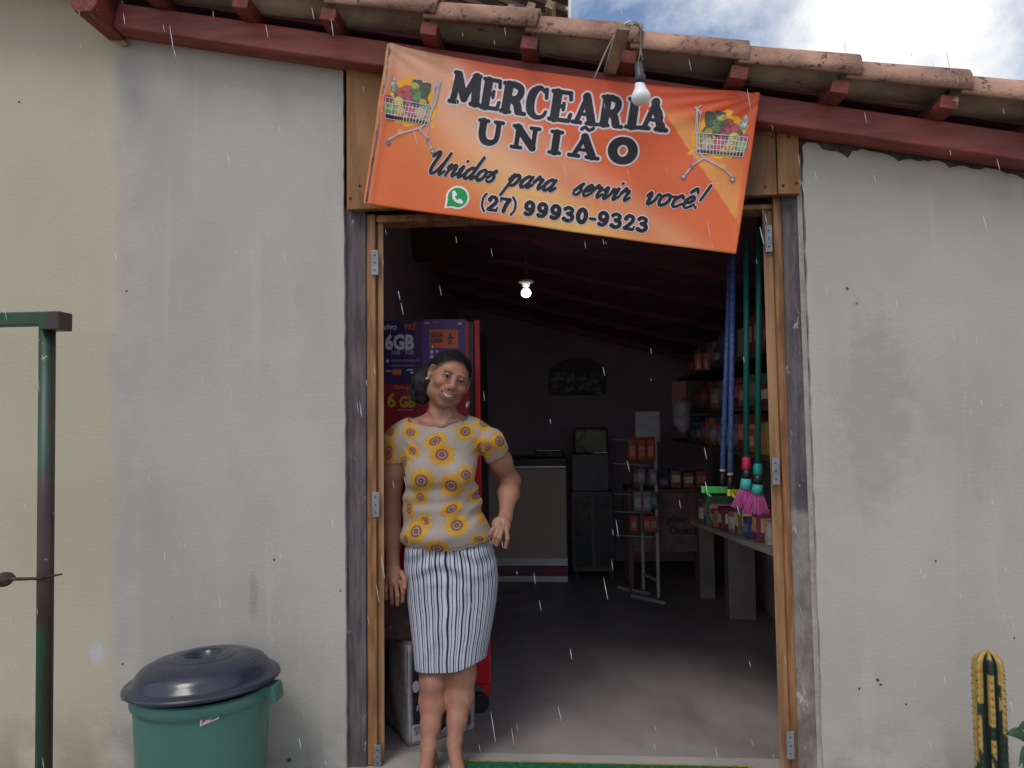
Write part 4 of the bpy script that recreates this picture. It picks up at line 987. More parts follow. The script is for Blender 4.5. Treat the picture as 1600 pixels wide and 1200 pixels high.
Sf.F = np.where((X + 0 * Y + 0 * Z < W(629, 740, .12).x) & (Z + 0 * X + 0 * Y < W(612, 723, .18).z), np.maximum(Sf.F, (W(612, 724, .18).z - Z).astype(np.float32)), Sf.F) if False else Sf.F
ep = Vector(W(779, 706, .21)); capregion(Sf, *slv2, .10, ep, (.62, .35, -.70))
# round neck opening
nc = W(682, 643, .13)
Sf.ell(nc, (.128, .19, .062), .006, Matrix.Rotation(R(-3), 3, 'Y'), -1)
V, Fq = Sf.mesh(); Nn = vnormals(V, Fq)
# hem: drop everything below a gently sagging line
pc = V
def pxof(V):                                  # picture-like columns and rows of the shirt pattern, flat front projection
    o, e = W(600, 600, .08), W(800, 800, .08); return 600 + (V[:, 0] - o.x) / (e.x - o.x) * 200, 600 + (V[:, 2] - o.z) / (e.z - o.z) * 200
U_, R_ = pxof(V)
hem = 857 + 3 * np.sin((U_ - 632) / 138 * math.pi) - np.clip((U_ - 700) / 70, 0, 1) ** 1.5 * 15 + 1.0 * np.sin(U_ * .35)
keepv = (R_ < hem) | (U_ < 622)
fk = keepv[Fq].all(axis=1)
# folds
fold = .0038 * np.sin((R_ * .16 + (U_ - 690) * .05) + 2 * fnoise(V, 12, 11)) * se(R_, 770, 840) + .0024 * fnoise(V, 30, 12) * se(R_, 690, 740) + .001 * fnoise(V, 50, 13) \
     + .0022 * np.sin((R_ - U_ * .8) * .35) * se(np.abs(U_ - 640), 22, 0) * se(np.abs(R_ - 705), 32, 0) + .0022 * np.sin((R_ + U_ * .9) * .35) * se(np.abs(U_ - 750), 24, 0) * se(np.abs(R_ - 705), 30, 0) \
     + .003 * np.sin(R_ * .26 + U_ * .03 + 1.5 * fnoise(V, 14, 5)) * se(R_, 745, 770) * se(R_, 815, 785) + .003 * np.sin((R_ + U_ * 1.1) * .22) * se(np.abs(U_ - 745), 40, 5) * se(R_, 740, 760) * se(R_, 830, 800)
V = V + Nn * fold[:, None]
base = np.array(lin(158, 146, 136, 1.0)); C = np.tile(base, (len(V), 1)) * (1 + .04 * fnoise(V, 50, 2))[:, None]
flowers = [(638, 655, 13, 11, 0), (640, 676, 15, 11, .3), (681, 690, 19, 12, -.4), (692, 711, 20, 17, .1), (727, 676, 15, 14, 0), (754, 662, 12, 16, -.5), (644, 705, 13, 12, .3), (628, 722, 12, 17, .3),
           (605, 676, 12, 12, .5), (603, 708, 12, 22, .2), (752, 703, 14, 20, -.2), (780, 692, 12, 16, -.4), (762, 700, 12, 12, 0), (661, 750, 21, 19, .2), (658, 776, 13, 12, .4), (707, 758, 19, 18, 0), (730, 742, 13, 15, -.3), (742, 776, 13, 13, .4),
           (637, 795, 10, 16, -.2), (706, 794, 18, 11, -.5), (715, 819, 18, 16, 0), (757, 805, 13, 18, .2), (665, 812, 13, 11, .7), (651, 828, 18, 18, .2), (684, 854, 20, 14, 0), (748, 842, 13, 9, 0), (633, 842, 8, 12, 0)]
for i_, (fx, fy, rx, ry, ro) in enumerate(flowers):
    du, dv = U_ - fx, R_ - fy; c_, s_ = math.cos(ro), math.sin(ro); a_ = (du * c_ + dv * s_) / rx; b__ = (-du * s_ + dv * c_) / ry
    rr = np.sqrt(a_ * a_ + b__ * b__); th = np.arctan2(b__, a_); edge = 1 + .10 * np.sin(th * 13 + i_) + .05 * np.sin(th * 7 + 2 * i_)
    m = se(rr / edge, 1.10, .90); pet = .5 + .5 * np.sin(th * 26 + i_)
    yel = np.array((.56, .32, .035))[None] * (1 - .28 * pet[:, None]) ; org = np.array((.50, .21, .03))
    f = (se(rr, .75, .4) * .7 + (.45 if i_ % 3 == 0 else 0)).clip(0, 1)[:, None]
    colf = yel * (1 - f) + org * f; colf = colf * (1 + .10 * fnoise(V, 90, 40 + i_))[:, None]; C = C * (1 - m[:, None]) + colf * m[:, None]
    for r0, cc_ in ((.50, (.16, .065, .05)), (.33, (.36, .22, .19)), (.22, (.10, .04, .04)), (.08, (.28, .17, .14))):
        m = se(rr, r0 + .06, r0 - .05)[:, None]; C = C * (1 - m) + np.array(cc_) * m
m = (se(np.abs(U_ - 725), 5, 3) * se(np.abs(R_ - 653 + (U_ - 725) * .6), 8, 6))[:, None] * .8; C = C * (1 - m) + np.array((.06, .06, .05)) * m
C = C * (1 - .35 * (se(np.abs(R_ - (hem - 5)), 1.3, .4) * (U_ > 622)))[:, None]
used = np.unique(Fq[fk]); remap = np.full(len(V), -1); remap[used] = np.arange(len(used))
mkobj('blouse', V[used], remap[Fq[fk]], vmat('sunflower_jersey', rough=.8, bump=.15, bscale=500, spec=.2, grain=.05, sheen=.2), person, smooth=True, cols=np.clip(C[used], 0, 1))

# skirt: a lofted tube with printed stripes
rows = [(838, 640, 766, .100), (856, 634, 771, .112), (880, 632, 777, .122), (905, 634, 779, .124), (940, 639, 776, .122), (975, 645, 770, .118), (1005, 650, 764, .114), (1030, 653, 760, .112), (1049, 655, 757, .110)]
nr, ncol = 150, 900; vs = np.zeros(((nr + 1) * ncol, 3)); cs = np.zeros_like(vs)
rows_a = np.array(rows, float)
stw = np.random.default_rng(3).uniform(.75, 1.25, 40); edges_ = np.cumsum(stw); edges_ = edges_ / edges_[-1]
for i in range(nr + 1):
    f = i / nr; a = np.arange(ncol) / ncol * 2 * math.pi
    # hem rises to the picture's right; the front hangs level
    pybot = 1034 - 14 * se(-np.cos(a + 0) * -1, -.25, .95)
    py = 838 + (pybot - 838) * f
    l = np.interp(py, rows_a[:, 0], rows_a[:, 1]); r = np.interp(py, rows_a[:, 0], rows_a[:, 2]); d = np.interp(py, rows_a[:, 0], rows_a[:, 3])
    q0_, q1_ = W(600, 950).x, W(800, 950).x; X0 = q0_ + (l - 600) / 200 * (q1_ - q0_); X1 = q0_ + (r - 600) / 200 * (q1_ - q0_)
    z = np.interp(py, [800, 1100], [W(700, 800).z, W(700, 1100).z])
    cx_, rx_ = (X0 + X1) / 2, (X1 - X0) / 2; ca, sa = np.cos(a), np.sin(a)
    ex = .86
    x = cx_ + rx_ * np.sign(ca) * np.abs(ca) ** ex; y = .178 - .055 * se(py, 890, 1050) + d * np.sign(sa) * np.abs(sa) ** .9
    # creases: bunching at the waist, one long drape across the thigh
    fr = se(-sa, -.2, .5)
    wr_ = .0065 * np.sin(py * .20 + 2.2 * np.sin(x * 22) + 1) * se(py, 925, 870) * fr + .006 * np.exp(-((py - (880 - 120 * (x - .0 + .4))) / 9) ** 2) * 0
    dr = .012 * np.sin(((x - cx_) * 20 - (py - 1000) * .012) * 1.6) * se(py, 900, 1030) * fr
    dr2 = .006 * np.exp(-(((py - 900) * .55 - (x - X1 + .1) * -420) / 13) ** 2) * fr
    y = y - wr_ - dr - dr2
    vs[i * ncol:(i + 1) * ncol] = np.stack([x, y, z], 1)
    # stripes follow the cloth, with a slight wobble
    ph = (a / (2 * math.pi) + .0009 * np.sin(py * .13 + a * 3)) % 1
    kx = np.searchsorted(edges_, ph); e0 = np.concatenate([[0], edges_])[kx]; wv = edges_[np.minimum(kx, 39)] - e0; q = (ph - e0) / wv
    white = np.array((.47, .49, .55)); navy = np.array((.018, .022, .06)); gry = np.array((.26, .28, .36))
    c = np.tile(white, (ncol, 1))
    m1 = (se(np.abs(q - .14), .14, .09))[:, None]; m2 = (se(np.abs(q - .60), .07, .04))[:, None]; m3 = (se(np.abs(q - .38), .07, .03))[:, None] * .5
    c = c * (1 - m3) + gry * m3; c = c * (1 - m1) + navy * m1; c = c * (1 - m2) + navy * m2
    cs[i * ncol:(i + 1) * ncol] = c
ii = np.arange(nr)[:, None] * ncol; jj = np.arange(ncol)[None]; j2 = (jj + 1) % ncol
Fs = np.stack([ii + jj, ii + j2, ii + ncol + j2, ii + ncol + jj], -1).reshape(-1, 4)[:, ::-1]
sk = mkobj('skirt', vs, Fs.copy(), vmat('striped_cotton', rough=.85, bump=.1, bscale=500, spec=.15, grain=.05), person, smooth=True, cols=cs)
sm_ = sk.modifiers.new('thick', 'SOLIDIFY'); sm_.thickness = .002; sm_.offset = -1
# sandals
for nm, ank, px in (('yellow soled', anL, 664), ('white', anR, 716)):
    bx = W(px + (2 if px > 700 else -1), 1190, -.1).x; sd2 = MB(); oy = ank.y - .075
    outl = []
    for k in range(24):
        a = 2 * math.pi * k / 24; yy = math.sin(a); ww = .046 if yy < 0 else .036
        outl.append((ww * math.cos(a), .13 * yy))
    cxs = (ank.x + bx) / 2; vs_ = []
    for z in (0.001, .014):
        for x, y in outl: vs_.append((cxs + x + (bx - ank.x) * (-y / .26), oy + y, z))
    sd2.add(vs_, [tuple(range(24))[::-1], tuple(range(24, 48))] + [(k, (k + 1) % 24, 24 + (k + 1) % 24, 24 + k) for k in range(24)])
    so_ = sd2.build('sandal', mat('sandal_sole', lin(206, 160, 80) if px == 664 else (.5, .5, .5), rough=.6, bump=.05), person, label=nm + ' flip flop sandal')
    st_ = MB()
    for s_ in (-1, 1):
        st_.tube([(bx, oy - .10, .018), (bx + s_ * .02, oy - .07, .046), (cxs + s_ * .040, oy - .03, .042), (cxs + s_ * .044, oy, .012)], [.003, .006, .007, .006], 8)
    st_.build('strap', M['white'], so_, smooth=True)

# ------------------------------------------------------------------ waste bin
bx = P(318, 1080, -.31)
binT = thing('waste_bin', 'round green plastic waste bin with dark navy domed lid against the grey wall', 'bin', (bx.x, -.31, -.205))
zr = P(317, 1067, -.31).z
prof = [(0, -.205), (.185, -.205), (.19, -.195), (.219, zr - .06), (.221, zr - .045), (.230, zr - .04), (.231, zr - .01), (.222, zr), (.212, zr - .01), (.18, -.19), (0, -.19)]
MB().lathe((bx.x, -.31, 0), prof, 56).build('tub', M['bin'], binT, smooth=True)
for s_ in (-1, 1):
    hm = MB(); x = bx.x + s_ * .24
    pr_ = [(bx.x + s_ * .222, zr + .002), (bx.x + s_ * .262, zr + .004), (bx.x + s_ * .272, zr - .05), (bx.x + s_ * .245, zr - .052), (bx.x + s_ * .235, zr - .03), (bx.x + s_ * .222, zr - .028)]
    hm.prism(pr_[::-1] if s_ > 0 else pr_, -.35, -.275).build('handle', M['bin'], binT, bevel=.004)
tl = Matrix.Rotation(R(-2.2), 3, 'Y') @ Matrix.Rotation(R(-1.5), 3, 'X')
lp = [(r_ * .975, z_q * .76) for r_, z_q in [(0, .070), (.03, .070), (.050, .074), (.060, .110), (.070, .117), (.082, .116), (.090, .112), (.096, .113), (.112, .1105), (.118, .107), (.124, .107), (.15, .103), (.178, .094), (.202, .079), (.220, .055), (.229, .030), (.240, .018), (.252, .017), (.259, .010), (.261, 0), (.256, -.006), (.236, -.006), (.23, .0), (0, .03)]]
lido = MB().lathe((bx.x, -.31, zr + .010), lp, 64, tl).build('lid', M['lid'], binT, smooth=True)
st = Print(lambda s, t, o: Vector((bx.x + (.223 + o) * math.sin(s), -.31 - (.2235 + o) * math.cos(s), t)), 0)
sx0 = .32
st = Print(lambda s, t, o: Vector((bx.x + (.2225 + o) * math.sin(s), -.31 - (.2225 + o) * math.cos(s), t)), .03)
a_ = .42; z_ = zr - .018
def stk(poly, c, l): st.polys([[(a_ + x / .223 * .9, z_ - .045 + y + x * .22) for x, y in poly]], c, l)
st.step = .06
stk([(0, 0), (.062, 0), (.062, .026), (0, .026)], (.62, .60, .60), 3)
stk([(.004, .004), (.02, .014), (.03, .010), (.022, .022), (.008, .018)], (.45, .06, .07), 5)
stk([(.034, .006), (.056, .006), (.056, .010), (.034, .010)], (.08, .08, .1), 5); stk([(.034, .015), (.052, .015), (.052, .019), (.034, .019)], (.08, .08, .1), 5)
st.build('sticker', M['print'], binT)

# ------------------------------------------------------------------ green pole rack at left
rk = thing('pole_rack', 'green painted metal post with maroon patches and a top bar, before the cream wall', 'post', (P(70, 1190, -.45).x, -.45, -.22))
t_, b_ = P(74, 512, -.45), P(70, 1200, -.45)
MB().tube([(b_.x, -.45, -.22), (t_.x, -.45, t_.z + .03)], .0255, 20).build('post', M['pole'], rk, smooth=True)
tb = P(-260, 497, -.45); tc_ = P(90, 498, -.45)
MB().beam((tb.x, -.45, tc_.z), (tc_.x - .02, -.45, tc_.z), .046, .046).build('top_bar', M['pole'], rk, bevel=.004)
q0, q1 = P(72, 517, -.455), P(103, 488, -.455)
MB().bb(q0.x, q1.x, -.49, -.42, q0.z, q1.z).build('end_cap', M['pole'], rk, bevel=.003)
bt = P(-215, 1200, -.45)
MB().tube([(bt.x, -.45, -.22), (bt.x, -.45, tc_.z)], .0255, 16).build('post', M['pole'], rk, smooth=True)
MB().tube([P(-40, 903, -.47), P(18, 905, -.475), P(60, 904, -.478), P(97, 897, -.475)], [.006, .006, .005, .003], 8).build('latch_rod', M['rust'], rk, smooth=True)
lk = MB(); c_ = P(6, 905, -.47)
lk.lathe(c_, [(0, -.022), (.02, -.018), (.034, -.004), (.030, .008), (.016, .018), (0, .022)], 10, Matrix.Rotation(R(20), 3, 'X')); lk.build('latch_knob', M['rust'], rk)

# ------------------------------------------------------------------ cactus and leafy plant
cc = P(1547, 1110, -.33); ztop = P(1547, 1021, -.33).z
cact = thing('cactus', 'ribbed column cactus blotched yellow and dark green before the right wall', 'cactus', (cc.x, -.33, -.205))
NR = 7; na, nz_ = 126, 110; vs_, cs_ = [], []; z0c = -.02; rnd = random.Random(2)
yl, dg = np.array((.40, .27, .075)), np.array((.012, .022, .018))
for i in range(nz_ + 1):
    f = i / nz_; h = z0c + (ztop - z0c) * f; top = min(1, (1 - f) / .075) if f > .925 else 1; env = max(0, 1 - (1 - top) ** 2.6) ** .5 if top < 1 else 1
    for j in range(na):
        a = 2 * math.pi * j / na; rb = abs(math.cos(a * NR / 2 + .35)) ** 1.5
        bead = .0018 * math.sin(h * 2 * math.pi / .024)
        r = (.026 + .022 * rb + .6 * bead * rb) * (.12 + .88 * env) * (.93 + .07 * math.sin(f * 3.1))
        hh_ = h + (.012 * rb * (1 - env) if env < 1 else 0)
        vs_.append((cc.x + r * math.cos(a), -.33 + r * math.sin(a), hh_))
        rib = round((a * NR / 2 + .35) / math.pi) % NR
        lim = [.34, .27, .38, .24, .36, .30, .42][rib]
        n_ = math.sin(a * 5 + h * 38 + rib) * .06 + math.sin(h * 90 + a * 9) * .02
        isy = h > lim - n_ * .8 - .10 * (rb > .7)
        if rb < .25: isy = False
        if rb < .42 and rib % 2 == 0: isy = False
        if math.sin(h * 31 + rib * 2.1) > .80 and rib % 3 != 0: isy = False
        c = yl * (.8 + .35 * rb) if isy else dg * (1 + rb); cs_.append(c)
fs_ = [(i * na + j, i * na + (j + 1) % na, (i + 1) * na + (j + 1) % na, (i + 1) * na + j) for i in range(nz_) for j in range(na)] + [tuple(range(nz_ * na, (nz_ + 1) * na))]
mkobj('stem', vs_, fs_, vmat('cactus_skin', rough=.5, bump=.1, grain=.25), cact, smooth=True, cols=np.array(cs_))
sp = MB()
for rib in range(NR):
    a = (rib * math.pi - .35) * 2 / NR
    for k in range(21):
        h = ztop - .03 - k * .024; r = .0485 * (.95 if k else .8)
        p = Vector((cc.x + r * math.cos(a), -.33 + r * math.sin(a), h))
        for _ in range(4):
            d = Vector((math.cos(a) + rnd.uniform(-.9, .9), math.sin(a) + rnd.uniform(-.9, .9), rnd.uniform(-.8, .8))).normalized() * .0045
            sp.tube([p - d * .3, p + d], [.0011, .0004], 3)
sp.build('spines', M['rust'], cact, kind='stuff')
MB().lathe((cc.x, -.33, 0), [(0, -.205), (.085, -.205), (.11, -.03), (.12, -.03), (.122, .0), (.105, .0), (.1, -.03), (0, -.03)], 32).build('pot', M['clay_pot'], cact, smooth=False)
lf = thing('leafy_plant', 'dark green leafy pot plant beside the cactus at the right edge', 'plant', (P(1640, 1190, -.36).x, -.36, -.205))
def leafm(base, tip, wd, bend=.02):
    base, tip = Vector(base), Vector(tip); d = tip - base; sd3 = d.cross(Vector((0, -1, .35))).normalized(); vs3, fs3 = [], []
    for i in range(9):
        f = i / 8; c = base + d * f + Vector((0, 0, bend * math.sin(math.pi * f))); ww = wd * math.sin(math.pi * min(1, f * .97 + .02)) ** .75
        vs3 += [c + sd3 * ww, c + Vector((0, .005, -.006)), c - sd3 * ww]
    for i in range(8):
        for k in range(2): fs3.append((i * 3 + k, i * 3 + k + 1, i * 3 + k + 4, i * 3 + k + 3))
    return vs3, fs3
r0 = P(1640, 1190, -.36); stem = MB(); stem.tube([(r0.x, -.36, -.02), (r0.x + .005, -.36, .12), (r0.x - .01, -.36, .24)], .006, 8); stem.build('stem', M['leaf'], lf, smooth=True)
for b2, t2, wd in (((1612, 1165, -.38), (1572, 1147, -.42), .016), ((1614, 1150, -.37), (1590, 1138, -.40), .014), ((1612, 1172, -.38), (1593, 1196, -.43), .013), ((1625, 1160, -.34), (1660, 1120, -.34), .03), ((1622, 1170, -.36), (1600, 1215, -.44), .022), ((1630, 1180, -.33), (1680, 1170, -.38), .03), ((1628, 1150, -.33), (1615, 1100 + 25, -.3), .02)):
    v3, f3 = leafm(P(*b2), P(*t2), wd); o = MB().add(v3, f3).build('leaf', M['leaf'], lf, smooth=True); so2 = o.modifiers.new('t', 'SOLIDIFY'); so2.thickness = .001
MB().lathe((r0.x, -.36, 0), [(0, -.205), (.07, -.205), (.09, -.03), (.1, -.03), (.1, 0), (.085, 0), (.08, -.02), (0, -.02)], 28).build('pot', M['clay_pot'], lf)

# ------------------------------------------------------------------ doormat
mt = thing('doormat', 'green doormat with yellow border on the shop threshold', 'mat', (.1, .1, 0))
a0, a1 = PZ(722, 1188, .012), PZ(1174, 1195, .012)
yb_ = (a0.y + a1.y) / 2
MB().bb(a0.x, a1.x, yb_ - .33, yb_, .001, .011).build('mat_border', mat('mat_yellow', lin(190, 150, 40), lin(150, 118, 30), 60, rough=.95, bump=.8, bscale=300), mt)
MB().bb(a0.x + .02, a1.x - .02, yb_ - .31, yb_ - .018, .0112, .015).build('mat_field', mat('mat_green', lin(20, 110, 72), lin(16, 84, 56), 60, rough=.95, bump=.8, bscale=300), mt)

# ------------------------------------------------------------------ fridge with posters
def flat(p0, ux, uz, n):
    return lambda s, t, o: p0 + ux * s + uz * -t + n * o * 2.2
def textpolys(txt, x, y, h, bold=0.0, squeeze=1.0):
    cu = bpy.data.curves.new('t', 'FONT'); cu.body = txt; cu.size = 1; cu.offset = bold; cu.resolution_u = 2
    o = bpy.data.objects.new('t', cu); me = o.to_mesh()
    v = [(x + q.co.x * h * 1.38 * squeeze, y - q.co.y * h * 1.38) for q in me.vertices]; f = [tuple(p.vertices) for p in me.polygons]
    o.to_mesh_clear(); bpy.data.objects.remove(o); bpy.data.curves.remove(cu); return v, f
def addtext(pr, txt, x, y, h, col, layer, bold=0., squeeze=1.):
    v, f = textpolys(txt, x, y, h, bold, squeeze); n0 = len(pr.v)
    pr.v += [pr.surf(a, b, .0007 + .0005 * layer) for a, b in v]; pr.c += [col] * len(v); pr.f += [tuple(i + n0 for i in q) for q in f]
def rect(x0, y0, x1, y1): return [(x0, y0), (x1, y0), (x1, y1), (x0, y1)]
FY = .62
f0, f1 = P(560, 1062, FY), P(752, 500, FY)
fr = thing('drinks_fridge', 'tall red drinks fridge plastered with phone chip posters behind the woman', 'fridge', ((f0.x + f1.x) / 2, FY + .3, 0))
xr2 = P(752, 700, FY).x
MB().bb(f0.x, xr2 - .03, FY, FY + .6, .1, f1.z).build('cabinet', M['black'], fr, bevel=.01)
MB().bb(f0.x + .004, xr2 - .054, FY - .003, FY + .02, .12, f1.z - .004).build('front_panel', M['redp'], fr)
MB().bb(xr2 - .026, xr2, FY - .02, FY + .012, .1, f1.z).build('door_edge', M['redp'], fr, bevel=.004)
MB().bb(xr2 - .05, xr2 - .03, FY - .012, FY + .02, .12, f1.z - .01).build('door_seal', M['black'], fr)
q0 = P(767, 1068, FY - .02); kk = MB()
MB().bb(xr2 - .1, q0.x, FY - .03, FY - .003, q0.z, P(760, 985, FY).z).build('kick_panel', M['redp'], fr, bevel=.006)
MB().prism([(q0.x - .03, q0.z), (q0.x - .004, q0.z), (q0.x - .006, q0.z - .055), (q0.x - .026, q0.z - .055), (q0.x - .022, q0.z - .03), (q0.x - .045, q0.z - .01)], FY - .03, FY).build('foot', M['redp'], fr)
MB().lathe((q0.x - .05, FY - .06, .045), [(0, -.018), (.04, -.018), (.045, -.01), (.045, .01), (.04, .018), (0, .018)], 20, Matrix.Rotation(R(90), 3, 'X')).build('wheel', M['black'], fr, smooth=False)
for i_ in range(2): MB().bb(f0.x + .02 + i_ * .3, f0.x + .07 + i_ * .3, FY + .02 + i_ * .4, FY + .1 + i_ * .4, 0, .1).build('foot', M['black'], fr)
def pfun(Y): 
    def fn(s, t, o): q = P(s, t, Y); return Vector((q.x, Y - o * 2.2, q.z))
    return fn
PU, WHT, PORG, PRED, PY2 = lin(72, 48, 112), lin(205, 195, 215), lin(214, 96, 44), lin(184, 34, 48), lin(200, 160, 40)
def poster(name, label, shapes, texts):
    pr = Print(pfun(FY - .004), 0)
    for k, (pg, c) in enumerate(shapes): pr.polys([pg], c, 1 + k * 1.5)
    for tx in texts: addtext(pr, *tx)
    o = pr.build(name, M['print'], None, label=label, cat='poster', group='posters on the fridge'); o.modifiers.new('t', 'SOLIDIFY').thickness = .0004
    return o
poster('poster', 'purple poster reading vivo PRÉ 6GB at the top left of the red fridge',
       [(rect(594, 501, 659, 599), lin(56, 38, 92)), (ell(606, 564, 2.4, 2.4), WHT), (rect(612, 562, 656, 565), lin(120, 110, 150)), (rect(612, 570, 648, 572.5), lin(110, 100, 140)), (rect(614, 577, 628, 586), PORG), (rect(603, 579, 612, 581), WHT), (rect(636, 577, 646, 579), WHT), (rect(642, 581, 652, 584), WHT)],
       [('vivo', 600, 516, 10.5, WHT, 14, .02, .9), ('PRÉ', 633, 516, 9, lin(190, 90, 50), 14, .02, .95), ('6GB', 603, 546, 23, lin(200, 195, 215), 14, .045, .78), ('3GB · 3GB', 612, 554, 6.5, lin(170, 160, 190), 14, .02, .9)])
poster('poster', 'purple poster with an orange GIGA CHIP panel beside the fridge door edge',
       [(rect(660, 499, 727, 600), lin(82, 54, 124)), (rect(671, 515, 716, 544), lin(206, 96, 52)), (ell(675, 550, 3, 3), WHT), (ell(683, 549, 2.2, 2.2), WHT), (ell(675, 558, 3, 3), WHT), (ell(704, 523, 1.8, 1.8), lin(60, 30, 80)),
        ([(703, 525), (705, 525), (705, 532), (708, 538), (706, 538), (704, 533), (702, 538), (700, 538), (703, 532)], lin(60, 30, 80)), ([(699, 527), (709, 527), (709, 528.5), (699, 528.5)], lin(60, 30, 80)), (rect(716, 505, 722, 508), WHT)],
       [('GIGA', 673, 527, 7, lin(60, 30, 80), 14, .02, .9), ('CHIP', 673, 536, 7, lin(60, 30, 80), 14, .02, .9), ('vivo', 664, 507, 4.6, WHT, 14, .02, .9), ('PRÉ', 677, 507, 3.6, PORG, 14, .02, .9)])
poster('poster', 'red poster with yellow 6GB below the purple one on the fridge',
       [(rect(597, 601, 662, 668), lin(150, 34, 50)), (rect(622, 639, 646, 641.5), lin(200, 120, 120))],
       [('Claro pré', 616, 608, 5.5, lin(200, 150, 140), 14, .01, 1), ('6', 606, 636, 22, PY2, 14, .03, .9), ('GB', 625, 636, 17, PY2, 14, .04, .8)])
poster('poster', 'small red sticker with a white flourish on the fridge near her shoulder',
       [(rect(704, 604, 736, 652), lin(158, 34, 50)), ([(727, 634), (732, 626), (736, 630), (733, 632), (730, 638)], WHT), (rect(708, 628, 720, 631), lin(90, 60, 70))], [])

# ------------------------------------------------------------------ pet food sack and box at lower left
bgY = .24
q0, q1, q2 = PZ(638, 1167, 0), PZ(740, 1140, 0), PZ(604, 1128, 0)
hgt = .40
sk_ = thing('feed_sack', 'tall grey and black printed sack standing on the floor behind her legs', 'sack', ((q0.x + q1.x) / 2, q0.y + .1, 0))
def sackface(a, b, name, bulge, m, cf):
    vs4, fs4, cs4 = [], [], []; n_ = 14; d = (b - a); nrm = Vector((d.y, -d.x, 0)).normalized()
    for j in range(n_ + 1):
        for i in range(n_ + 1):
            u, v = i / n_, j / n_; p = a + d * u + Vector((0, 0, .004 + hgt * v)) + nrm * (bulge * math.sin(math.pi * u) * math.sin(math.pi * v) + .004 * math.sin(u * 9 + v * 7))
            vs4.append(p); cs4.append(cf(u, v))
    fs4 = [(j * (n_ + 1) + i, j * (n_ + 1) + i + 1, (j + 1) * (n_ + 1) + i + 1, (j + 1) * (n_ + 1) + i) for j in range(n_) for i in range(n_)]
    o = mkobj(name, vs4, fs4, m, sk_, smooth=True, cols=np.array(cs4)); o.modifiers.new('t', 'SOLIDIFY').thickness = -.003
    return vs4, nrm
q3 = q2 + (q1 - q0)
front_v, fn_ = sackface(q0, q1, 'sack_front', .012, M['goods'], lambda u, v: (.5, .5, .55) if (u < .05 or u > .95 or v < .04) else (.02, .018, .03))
sackface(q2, q0, 'sack_side', .015, M['goods'], lambda u, v: (.30, .27, .27)); sackface(q3, q2, 'sack_back', .01, M['goods'], lambda u, v: (.05, .05, .05)); sackface(q1, q3, 'sack_side', .01, M['goods'], lambda u, v: (.22, .2, .2))
MB().add([q + Vector((0, 0, hgt)) for q in (q0, q1, q3, q2)] + [q + Vector((0, 0, hgt + .012)) for q in (q0, q1, q3, q2)], [(3, 2, 1, 0), (4, 5, 6, 7), (0, 1, 5, 4), (1, 2, 6, 5), (2, 3, 7, 6), (3, 0, 4, 7)]).build('sack_top', M['in_wall'], sk_)
dq = (q1 - q0)
pr = Print(lambda s, t, o: q0 + dq * s + Vector((0, 0, .004 + hgt * (1 - t))) + fn_ * (.013 * math.sin(math.pi * s) * math.sin(math.pi * t) + .0055 + o * 2), .12)
wc = (.42, .42, .46)
pr.polys([rect(.04, .80, .38, .97)], wc, 1); pr.polys([ell(.10, .42, .05, .06)], wc, 1); pr.polys([ell(.93, .30, .05, .06)], wc, 1)
pr.polys([[(.45, .93), (.6, .86), (.72, .9), (.6, .97)]], (.22, .22, .25), 1); pr.polys([[(.75, .8), (.85, .76), (.92, .82), (.83, .88)]], (.22, .22, .26), 1)
pr.step = 0
addtext(pr, 'ADULTOS', .06, .85, .035, (.05, .05, .08), 4, .02, .8); addtext(pr, '20 kg', .08, .90, .04, (.05, .05, .08), 4, .02, 1); addtext(pr, 'RA', .42, .56, .07, wc, 4, .03, 1.6); addtext(pr, 'ÇÃO', .40, .66, .07, wc, 4, .03, 1.2); addtext(pr, 'FIL', .10, .66, .05, wc, 4, .02, 1.4)
pr.build('print', M['print'], sk_)
bxm = thing('stacked_carton', 'dark maroon carton on top of the sack beside her hanging hand', 'carton', (q0.x + .1, q0.y + .15, hgt + .012))
MB().bb(q2.x, q1.x - .03, q0.y + .03, q0.y + .26, hgt + .014, hgt + .2).build('carton', mat('maroon_carton', (.12, .04, .035), (.04, .03, .03), 22, rough=.6, spots=((.25, .2, .15), 40, .62)), bxm, bevel=.006)

# ------------------------------------------------------------------ counter at the back
cy_ = 3.1
k0, k1 = PZ(752, 908, 0), PZ(886, 910, 0); cy_ = (k0.y + k1.y) / 2
ct = thing('shop_counter', 'beige fronted shop counter with chrome strips at the back of the shop', 'counter', ((k0.x + k1.x) / 2, cy_ + .3, 0))
x0, x1 = k0.x - .35, P(886, 800, cy_).x; zz = lambda py: P(820, py, cy_).z
MB().bb(x0, x1 - .004, cy_ + .012, cy_ + .55, zz(903), zz(722)).build('body', M['beige'], ct, bevel=.004)
MB().bb(x0, x1, cy_ - .03, cy_ + .6, zz(732), zz(722) + .03).build('top', M['black'], ct, bevel=.004)
MB().bb(x0, x1, cy_ - .036, cy_ - .03, zz(731), zz(728)).build('chrome_edge', M['chrome'], ct)
MB().bb(x0, x1, cy_ - .008, cy_ + .012, zz(884), zz(872)).build('chrome_strip', M['chrome'], ct, bevel=.004)
MB().bb(x0, x1, cy_ - .006, cy_ + .012, zz(899), zz(885)).build('kick_band', M['ceil2'], ct)
MB().bb(x0, x1, cy_ - .008, cy_ + .012, zz(909), zz(900)).build('chrome_strip', M['chrome'], ct, bevel=.004)
a, b_ = P(868, 748, cy_), P(884, 739, cy_); MB().bb(a.x, b_.x, cy_ + .006, cy_ + .012, a.z, b_.z).build('price_tag', M['rackw'], ct)
